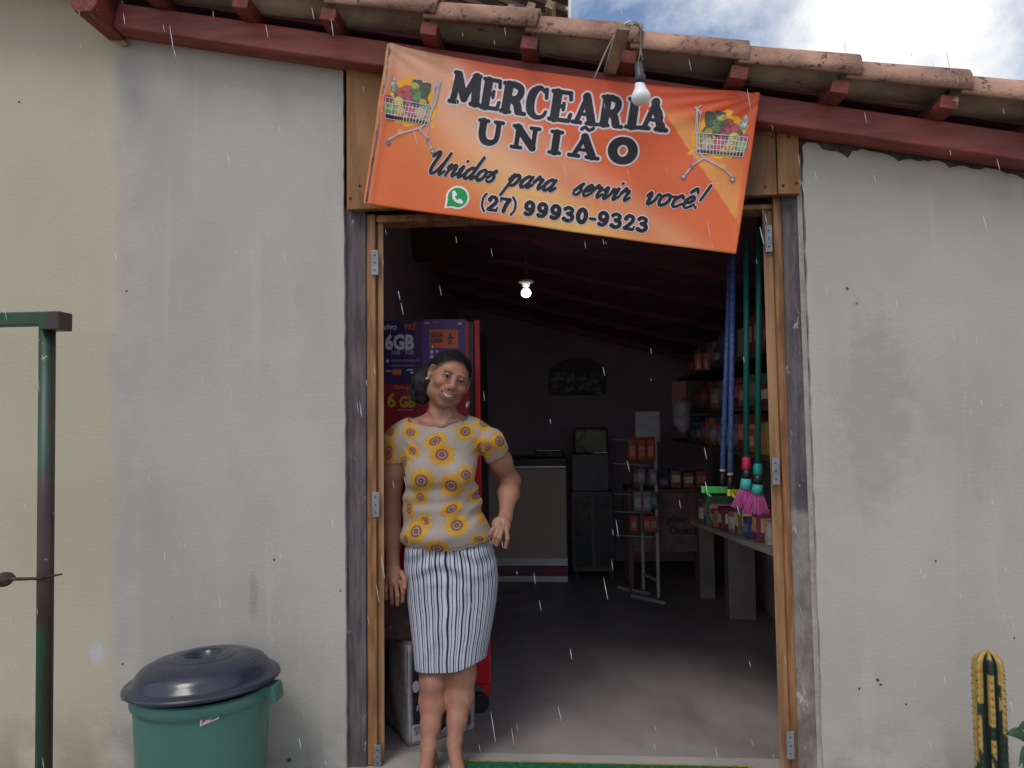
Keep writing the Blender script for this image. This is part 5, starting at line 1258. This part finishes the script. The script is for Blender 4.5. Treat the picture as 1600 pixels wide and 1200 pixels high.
sc_ = thing('counter_scale', 'low black weighing scale on the shop counter', 'scale', (P(855, 715, cy_ + .2).x, cy_ + .2, zz(722) + .03))
a, b_ = P(835, 724, cy_ + .1), P(880, 702, cy_ + .1)
zt2 = zz(722) + .031
MB().bb(a.x, b_.x, cy_ + .08, cy_ + .35, zt2, zt2 + .05).build('body', M['black'], sc_, bevel=.008)
MB().bb(a.x + .02, b_.x - .02, cy_ + .09, cy_ + .34, zt2 + .052, zt2 + .062).build('pan', M['chrome'], sc_, bevel=.003)
# black box machine on grey block right of the counter
m0, m1 = PZ(895, 905, 0), PZ(960, 905, 0)
cb = thing('side_cabinet', 'dark low cabinet between the counter and the white rack', 'cabinet', ((m0.x + m1.x) / 2, cy_ + .35, 0))
MB().bb(m0.x, m1.x, cy_ + .1, cy_ + .55, .06, P(900, 768, cy_ + .1).z).build('body', M['rackw'] if 0 else mat('cabinet_grey', (.12, .11, .12), rough=.5), cb, bevel=.006)
for k in range(2):
    MB().bb(m0.x + .02 + k * (m1.x - m0.x) / 2, m0.x - .01 + (k + 1) * (m1.x - m0.x) / 2, cy_ + .088, cy_ + .099, .1, P(900, 776, cy_ + .1).z).build('door', M['black'], cb)
    MB().bb(m0.x + .02 + k * (m1.x - m0.x - .06), m0.x + .05 + k * (m1.x - m0.x - .06), cy_ + .12, cy_ + .5, 0, .06).build('foot', M['black'], cb)
zc1 = P(900, 768, cy_ + .1).z
gb = thing('grey_carton', 'grey block shaped carton on the dark low cabinet', 'carton', ((m0.x + m1.x) / 2, cy_ + .3, zc1))
zc2 = P(900, 710, cy_ + .12).z
MB().bb(m0.x + .01, m1.x - .03, cy_ + .12, cy_ + .5, zc1 + .001, zc2).build('carton', mat('grey_board', (.2, .19, .2), rough=.6), gb, bevel=.006)
mo = thing('black_monitor', 'small black boxy screen on top of the grey carton', 'screen', ((m0.x + m1.x) / 2, cy_ + .3, zc2))
a, b_ = P(897, 708, cy_ + .15), P(950, 668, cy_ + .15)
MB().bb(a.x, b_.x, cy_ + .15, cy_ + .4, zc2 + .002, b_.z).build('case', M['black'], mo, bevel=.01)
MB().bb(a.x + .02, b_.x - .02, cy_ + .145, cy_ + .15, zc2 + .03, b_.z - .03).build('screen', mat('dark_glass', (.01, .01, .012), rough=.12, bump=0), mo)
MB().bb(b_.x - .12, b_.x - .01, cy_ + .142, cy_ + .15, zc2 + .008, zc2 + .016).build('trim', M['chrome'], mo)

# ------------------------------------------------------------------ white display rack
r1 = PZ(1026, 938, 0); ry = r1.y
dr_ = thing('display_rack', 'white metal display rack with a blank header board hung with orange packets', 'display rack', (r1.x, ry, 0))
ux = (P(1026, 800, ry).x); xl2 = P(1003, 800, ry + .25).x; ztp = P(1026, 645, ry).z
MB().bb(ux - .012, ux + .012, ry - .012, ry + .012, .02, ztp).build('upright', M['rackw'], dr_, bevel=.003)
MB().bb(xl2 - .012, xl2 + .012, ry + .24, ry + .264, .02, ztp - .4).build('upright', M['rackw'], dr_, bevel=.003)
MB().beam((ux + .03, ry - .12, .012), (ux - .18, ry + .10, .012), .025, .02).build('foot', M['rackw'], dr_)
MB().beam((xl2 + .03, ry + .16, .012), (xl2 - .18, ry + .36, .012), .025, .02).build('foot', M['rackw'], dr_)
zz2 = P(1026, 908, ry).z; MB().beam((ux, ry, zz2), (xl2, ry + .25, zz2), .016, .016).build('cross_bar', M['rackw'], dr_)
a, b_ = P(993, 690, ry), P(1030, 643, ry)
MB().bb(a.x, b_.x, ry - .02, ry - .013, a.z, b_.z).build('header_board', mat('rack_board', (.45, .44, .47), rough=.4, bump=0), dr_)
for py in (690, 728, 775, 803, 840):
    z = P(1010, py, ry).z
    MB().tube([(ux - .02, ry + .02, z), (ux - .3, ry - .02, z + .02)], .004, 6).build('hook', M['rackw'], dr_)
pk = 0
RN = {683: 'orange packet in the top row', 733: 'grey packet in the second row', 768: 'pale packet in the third row', 806: 'red packet in the bottom row', 769: 'dark green packet in the third row'}
PN = {1: ('only one',), 2: ('left one', 'right one'), 3: ('left one', 'middle one', 'right one')}
for (py0, py1, xs0, col) in ((683, 720, (981, 996, 1010), (.50, .10, .045)), (733, 757, (995, 1014), (.30, .26, .30)), (768, 800, (990, 1004), (.34, .30, .32)), (806, 832, (984, 1004, 1015), (.42, .11, .07)), (769, 796, (1015,), (.10, .16, .14))):
    for xi, x in enumerate(xs0):
        a, b_ = P(x, py1, ry - .04), P(x + 13, py0, ry - .04); pk += 1
        t = thing('hanging_packet', RN[py0] + ' of the white display rack' + ('' if len(xs0) == 1 else ', ' + PN[len(xs0)][xi]), 'packet', ((a.x + b_.x) / 2, ry - .04, a.z), 'packets on the display rack')
        mb = MB(); d_ = .012
        mb.add([(a.x, ry - .04, a.z), (b_.x, ry - .04, a.z), (b_.x, ry - .04, b_.z), (a.x, ry - .04, b_.z), (a.x + .006, ry - .04 - d_, a.z + .015), (b_.x - .006, ry - .04 - d_, a.z + .015), (b_.x - .006, ry - .04 - d_, b_.z - .02), (a.x + .006, ry - .04 - d_, b_.z - .02)],
               [(0, 1, 5, 4), (1, 2, 6, 5), (2, 3, 7, 6), (3, 0, 4, 7), (4, 5, 6, 7), (3, 2, 1, 0)], col)
        mb.bb(a.x + .014, b_.x - .014, ry - .04 - d_ - .002, ry - .04 - d_, a.z + .035, a.z + .03 + (b_.z - a.z) * .45, tuple(min(1, c * 1.3 + .12) for c in col))
        mb.build('pouch', M['goods'], t, vc=True)

# ------------------------------------------------------------------ red trestle table with cloth sign
t0, t1 = PZ(983, 925, 0), PZ(1105, 920, 0); ty = t0.y
tb_ = thing('lettered_stand', 'faded red wooden stand with a lettered front panel behind the display rack', 'stand', ((t0.x + t1.x) / 2, ty + .2, 0))
zA, zB = P(1000, 862, ty).z, P(1000, 770, ty).z
for x in (t0.x, t1.x - .04):
    for y in (ty, ty + .4): MB().bb(x, x + .04, y, y + .04, 0, zB).build('leg', M['pink'], tb_, bevel=.003)
MB().bb(t0.x, t1.x, ty - .004, ty + .44, zB, zB + .03).build('top', M['pink'], tb_, bevel=.004)
MB().bb(t0.x + .041, t1.x - .041, ty + .005, ty + .02, zA, zB - .002).build('front_panel', mat('panel_paint', (.15, .09, .10), (.2, .13, .13), 12, rough=.5), tb_)
pr = Print(pfun(ty + .003), 0); addtext(pr, 'piter', 1042, 816, 11, (.03, .02, .03), 3, .03, 1.1); addtext(pr, 'Doetil', 1046, 834, 12, (.03, .02, .03), 3, .03, 1.0)
pr.build('lettering', M['print'], tb_)
rndg = random.Random(11)
CN = ['dark red', 'orange', 'pale grey', 'navy blue', 'maroon', 'mustard', 'dark green', 'tan', 'pink', 'charcoal']
ORD = ['first', 'second', 'third', 'fourth', 'fifth', 'sixth', 'seventh', 'eighth', 'ninth', 'tenth', 'eleventh', 'twelfth']
palette = [(.45, .08, .05), (.5, .2, .05), (.4, .36, .32), (.08, .12, .25), (.25, .05, .07), (.5, .4, .1), (.1, .25, .14), (.3, .24, .2), (.35, .1, .2), (.12, .12, .14)]
def box_item(name, label, cat, x0, x1, y0, y1, z0, z1, col, group, top=None):
    t = thing(name, label, cat, ((x0 + x1) / 2, (y0 + y1) / 2, z0), group)
    m = MB(); m.bb(x0, x1, y0, y1, z0 + .001, z1, col); m.build('carton', M['goods'], t, vc=True, bevel=.003)
    l = MB(); c2 = tuple(min(1, .1 + c * 1.6) for c in rndg.choice(palette)); h = z1 - z0; w_ = min(x1 - x0, y1 - y0)
    l.bb(x0 - .0015, x0 - .0002, y0 + .12 * (y1 - y0), y1 - .12 * (y1 - y0), z0 + h * .3, z0 + h * .72, c2)
    l.bb(x0 + .12 * (x1 - x0), x1 - .12 * (x1 - x0), y0 - .0015, y0 - .0002, z0 + h * .3, z0 + h * .72, c2)
    l.build('label_print', M['goods'], t, vc=True); return t
for k in range(6):
    x0 = t0.x + .05 + k * .095; ci = rndg.randrange(10)
    box_item('goods_box', '%s box on top of the lettered stand, %s from the left' % (CN[ci], ORD[k]), 'box', x0, x0 + .08, ty + .05, ty + .2, zB + .031, zB + .031 + rndg.uniform(.07, .17), tuple(c * .7 for c in palette[ci]), 'boxes on the lettered stand')

# ------------------------------------------------------------------ shelving along the right wall
def X_at(px, py, Z): return PZ(px, py, Z)
sh = thing('wall_shelving', 'long pale shelf board on brackets along the right inner wall with more shelves above', 'shelving', (1.15, 1.4, 0))
zS = .74
s0, s1_ = PZ(1216, 863, zS), PZ(1078, 813, zS)
def shelf(z, ya, yb, xf0, xf1, name='shelf', m='shelfw'):
    mb = MB(); th = .022
    c = [(xf0, ya), (XR - .005, ya), (XR - .005, yb), (xf1, yb)]
    mb.add([(x, y, z - th) for x, y in c] + [(x, y, z) for x, y in c], [(3, 2, 1, 0), (4, 5, 6, 7), (0, 1, 5, 4), (1, 2, 6, 5), (2, 3, 7, 6), (3, 0, 4, 7)])
    mb.build(name, M[m], sh, bevel=.002)
shelf(zS, s0.y - .05, s1_.y, s0.x, s1_.x)
yA, yB2 = s0.y - .05, s1_.y
for z, off, m in ((1.14, -.02, 'dwood'), (1.36, .0, 'dwood'), (1.62, .02, 'dwood')): shelf(z, yA + .1, 3.2, s0.x + off, s0.x + off - .02, m=m)
for f in (.08, .45, .8):
    y = yA + (yB2 - yA) * f; xf = s0.x + (s1_.x - s0.x) * f
    MB().add([(xf + .02, y, zS - .023), (XR - .006, y, zS - .023), (XR - .006, y, zS - .25), (xf + .02, y + .02, zS - .023), (XR - .006, y + .02, zS - .023), (XR - .006, y + .02, zS - .25)], [(0, 1, 2), (5, 4, 3), (0, 3, 4, 1), (1, 4, 5, 2), (2, 5, 3, 0)]).build('bracket', M['shelfw'], sh)
for (px0, px1, pyb) in ((1140, 1182, 968), (1095, 1118, 935)):
    a, b_ = PZ(px0, pyb, 0), PZ(px1, pyb, 0)
    MB().bb(a.x, b_.x, a.y, a.y + .12, 0, zS - .024).build('pier', mat('pier_plaster%d' % px0, (.26, .23, .22), (.2, .18, .17), 5, rough=.8), sh, bevel=.004)
# goods on the lower shelf (seen through the doorway)
for k in range(10):
    f = (k + .3) / 10; y = yA + .08 + (yB2 - yA - .12) * f; xf = s0.x + (s1_.x - s0.x) * f + .02; h = rndg.uniform(.09, .19); d = (yB2 - yA) / 10 * .82; ci = rndg.randrange(10)
    if k % 4 == 1:
        t = thing('goods_tin', 'tin with a pale wrapper on the long pale shelf, %s item from the doorway' % ORD[k], 'tin', (xf + .04, y + d / 2, zS), 'tins on the pale wall shelf')
        MB().lathe((xf + .04, y + d / 2, zS), [(0, .001), (.036, .001), (.037, .004), (.037, .10), (.034, .104), (0, .104)], 18, col=rndg.choice(palette)).build('tin', M['goods'], t, vc=True)
        MB().lathe((xf + .04, y + d / 2, zS), [(.0375, .02), (.0378, .02), (.0378, .08), (.0375, .08)], 18, col=(.45, .42, .38)).build('wrapper', M['goods'], t, vc=True)
    else:
        box_item('goods_box', '%s box on the long pale shelf, %s item from the doorway' % (CN[ci], ORD[k]), 'box', xf, xf + .16, y, y + d, zS, zS + h, tuple(c * .6 for c in palette[ci]), 'boxes on the pale wall shelf')
for z, off, lv in ((1.14, -.02, 'lowest'), (1.36, .0, 'middle'), (1.62, .02, 'highest')):
    y = yA + .14; k = -1
    while y < 3.05 and k < 11:
        k += 1; ci = rndg.randrange(10); d = rndg.uniform(.13, .24); h = rndg.uniform(.1, .19); x0 = s0.x + off + .01
        box_item('goods_box', '%s package on the %s dark wall shelf, %s from the doorway' % (CN[ci], lv, ORD[k]), 'box', x0, x0 + .14, y, y + d * .88, z, z + h, tuple(c * .75 for c in palette[ci]), 'goods on the upper wall shelves'); y += d
# white sacks and a hanging pouch
def softbag(name, label, cat, c, r, col, group=None, seed=1, rot=0):
    F_ = Field(np.arange(c[0] - r[0] - .03, c[0] + r[0] + .03, .008), np.arange(c[1] - r[1] - .03, c[1] + r[1] + .03, .008), np.arange(c[2] - r[2] - .03, c[2] + r[2] + .03, .008))
    F_.ell(c, r, .01); F_.cone((c[0], c[1] - r[1] * .5, c[2] + r[2] * .4), (c[0], c[1] + r[1] * .5, c[2] + r[2] * .4), r[2] * .5, r[2] * .5, .03)
    V_, Q_ = F_.mesh(); V_ = V_ + vnormals(V_, Q_) * (.006 * fnoise(V_, 40, seed))[:, None]
    t = thing(name, label, cat, (c[0], c[1], c[2] - r[2]), group); mkobj('bag', V_, Q_, M['goods'], t, smooth=True, cols=np.tile(col, (len(V_), 1)))
p = PZ(1105, 705, 1.14 + .07); softbag('white_sack', 'pale plastic sack lying on the dark shelf behind the blue handles', 'sack', (s0.x + .05, 1.75, 1.21), (.09, .2, .06), (.36, .34, .38))
p = P(1066, 650, 2.0); softbag('hanging_bag', 'pale plastic bag hanging by the dark upper shelves', 'bag', (p.x, 2.0, p.z), (.055, .05, .11), (.32, .30, .34), seed=4)
MB().bb(p.x - .06, p.x + .03, 2.02, 2.06, p.z + .06, p.z + .22, (.30, .13, .09)).build('header_card', M['goods'], bpy.data.objects['hanging_bag'], vc=True)
for k, px in enumerate((1087, 1099)):
    a, b_ = P(px, 578, 1.5), P(px + 9, 552, 1.5)
    t = thing('orange_packet', 'small orange and white packet hanging high up, ' + ('left' if k == 0 else 'right') + ' of two', 'packet', (a.x, 1.5, a.z), 'pair of orange packets')
    m = MB().bb(a.x, b_.x, 1.5, 1.515, a.z, b_.z, (.42, .09, .05)); m.build('pouch', M['goods'], t, vc=True)
    MB().prism([(a.x + .008, a.z + .012), (b_.x - .008, a.z + .012), ((a.x + b_.x) / 2, a.z + .07)], 1.496, 1.4995, (.5, .42, .36)).build('label_print', M['goods'], t, vc=True)
# ------------------------------------------------------------------ brooms and squeegees hanging at the right
def broom(px_t, py_t, px_b, Y, ferr, ferr2, label):
    y0, y1, y2, y3, y4 = ferr
    t = thing('broom', label, 'broom', P(px_b, y4, Y), 'brooms hanging by the door')
    a = P(px_t, py_t, Y); b = P(px_b, y0, Y)
    MB().tube([a, b], .0115, 14).build('handle', mat('teal_handle', (.008, .13, .11), (.008, .11, .095), 5, rough=.35, bump=0), t, smooth=True)
    MB().tube([P(px_b, y0, Y), P(px_b, y0 + 3, Y), P(px_b, y1 - 2, Y), P(px_b, y1, Y)], [.012, .0175, .0185, .0165], 14).build('socket', ferr2, t, smooth=True)
    MB().tube([P(px_b, y1, Y), P(px_b, y2, Y)], [.0165, .0185], 14).build('collar', M['black'], t, smooth=True)
    MB().tube([P(px_b, y2, Y), P(px_b - 1, y3, Y)], [.0188, .024], 14).build('brush_block', mat('turquoise_plastic', (.05, .38, .34), rough=.4, bump=0), t, smooth=True)
    bm_ = MB(); rn = random.Random(int(px_b)); c = P(px_b - 1, y3, Y); e = P(px_b - 3, y4, Y)
    for k in range(260):
        a_ = rn.uniform(0, 6.28); r_ = math.sqrt(rn.random()); o0 = Vector((r_ * .022 * math.cos(a_), r_ * .016 * math.sin(a_), 0)); o1 = Vector((r_ * .055 * math.cos(a_), r_ * .03 * math.sin(a_), rn.uniform(-.006, .006)))
        bm_.tube([c + o0 + Vector((0, 0, .004)), (c + o0).lerp(e + o1, .6) + Vector((rn.uniform(-.002, .002), 0, 0)), e + o1], [.0016, .0014, .0012], 4)
    bm_.build('bristles', mat('magenta_bristles', (.46, .085, .28), (.32, .05, .19), 60, (1, 1, .3), rough=.6, bump=0), t, kind='stuff')
RP = mat('crimson_plastic', (.40, .02, .06), rough=.4, bump=0); TP = mat('teal_plastic', (.01, .22, .19), rough=.4, bump=0)
broom(1166, 372, 1166, .22, (714, 733, 748, 764, 791), RP, 'teal handled broom with crimson socket and magenta bristles hanging by the doorway')
broom(1186, 330, 1184, .19, (724, 742, 757, 772, 801), TP, 'teal handled broom with teal socket and magenta bristles, nearest the right jamb')
def squeegee(px_t, px_b, py_b, Y, hx0, hx1, hy, col, label):
    t = thing('squeegee', label, 'squeegee', P(px_b, hy, Y), 'squeegees hanging by the door')
    m, tt, bs = nodes('blue_pattern'); c = mixc(tt, ramp(tt, noise(tt, 90, 3), .48, .56), (.06, .12, .36), (.13, .20, .44)); tt.links.new(c, bs.inputs['Base Color']); bs.inputs['Roughness'].default_value = .35
    MB().tube([P(px_t, 385, Y), P(px_b, py_b, Y)], .0115, 14).build('handle', m, t, smooth=True)
    MB().tube([P(px_b, py_b, Y), P(px_b, py_b + 4, Y)], .0118, 14).build('handle_tip', mat('bare_wood_tip', (.55, .36, .26), rough=.6), t, smooth=True)
    MB().tube([P(px_b, py_b + 4, Y), P(px_b, hy - 3, Y)], [.008, .013], 12).build('neck', M['black'], t, smooth=True)
    pc = mat('squeegee_plastic', col, rough=.4, bump=0)
    a, b_ = P(hx0, hy, Y - .06), P(hx1, hy + 1, Y + .02)
    MB().beam(a, b_, .014, .028).build('head', pc, t, bevel=.003)
    d = Vector((.045, .01, -.03))
    MB().add([a + Vector((-.006, 0, .012)), a + Vector((.006, 0, .012)), a + d * .8 + Vector((.006, 0, -.006)), a + d * .8 + Vector((-.006, 0, -.006)), a + Vector((-.006, .015, .012)), a + Vector((.006, .015, .012)), a + d * .8 + Vector((.006, .015, -.006)), a + d * .8 + Vector((-.006, .015, -.006))],
             [(0, 1, 2, 3), (7, 6, 5, 4), (0, 4, 5, 1), (1, 5, 6, 2), (2, 6, 7, 3), (3, 7, 4, 0)]).build('blade_end', pc, t)
squeegee(1142, 1129, 733, .42, 1097, 1146, 765, (.10, .62, .14), 'blue patterned squeegee with a bright green head, left of the pair')
squeegee(1146, 1141, 739, .36, 1138, 1166, 770, (.68, .62, .06), 'blue patterned squeegee with a yellow head, right of the pair')
hk = thing('broom_rail', 'dark rail high on the wall holding the brooms and squeegees', 'rail', (P(1170, 380, .35).x, .3, 2.0))
MB().beam(P(1120, 352, .44), P(1196, 324, .18), .03, .03).build('rail', M['dwood'], hk)
for k, (yy_, zz_, rr_, cc_, lb) in enumerate(((1.15, 1.14, (.07, .10, .06), (.20, .19, .22), 'pale grey stuffed bag on the lowest dark shelf, nearest the doorway'), (2.0, 1.36, (.07, .12, .07), (.16, .06, .05), 'reddish stuffed bag leaning out from the middle dark shelf'), (1.3, 1.62, (.06, .11, .08), (.05, .08, .16), 'blue stuffed bag on the highest dark shelf behind the brooms'))):
    softbag('stuffed_bag', lb, 'bag', (s0.x - .03 + .02 * k, yy_, zz_ + rr_[2] + .002), rr_, cc_, 'stuffed bags on the upper wall shelves', seed=20 + k)
# ------------------------------------------------------------------ rain
rn = random.Random(21); rv = MB()
wind = Vector((.16, .0, -1)).normalized()
for k in range(230):
    Y = rn.uniform(-2.0, -.12) ; px = rn.uniform(0, 1600); py = rn.uniform(0, 1200); c = P(px, py, Y)
    if Y > -.6 and zb(c.x) + .2 < c.z: continue
    D = Y + 2.83; l = rn.uniform(.006, .013) * rn.choice((.7, 1, 1, 1.4)); r = .00065 * (.6 + .25 * D) * rn.uniform(.7, 1.2)
    w_ = (wind + Vector((rn.uniform(-.05, .05), rn.uniform(-.05, .05), 0))).normalized()
    rv.tube([c - w_ * l, c, c + w_ * l], [r * .25, r, r * .8], 5)
m, t, b = nodes('rain_water'); b.inputs['Base Color'].default_value = (.75, .78, .82, 1); b.inputs['Roughness'].default_value = .1; b.inputs['Alpha'].default_value = .6
rv.build('rain', m, kind='stuff', smooth=True)
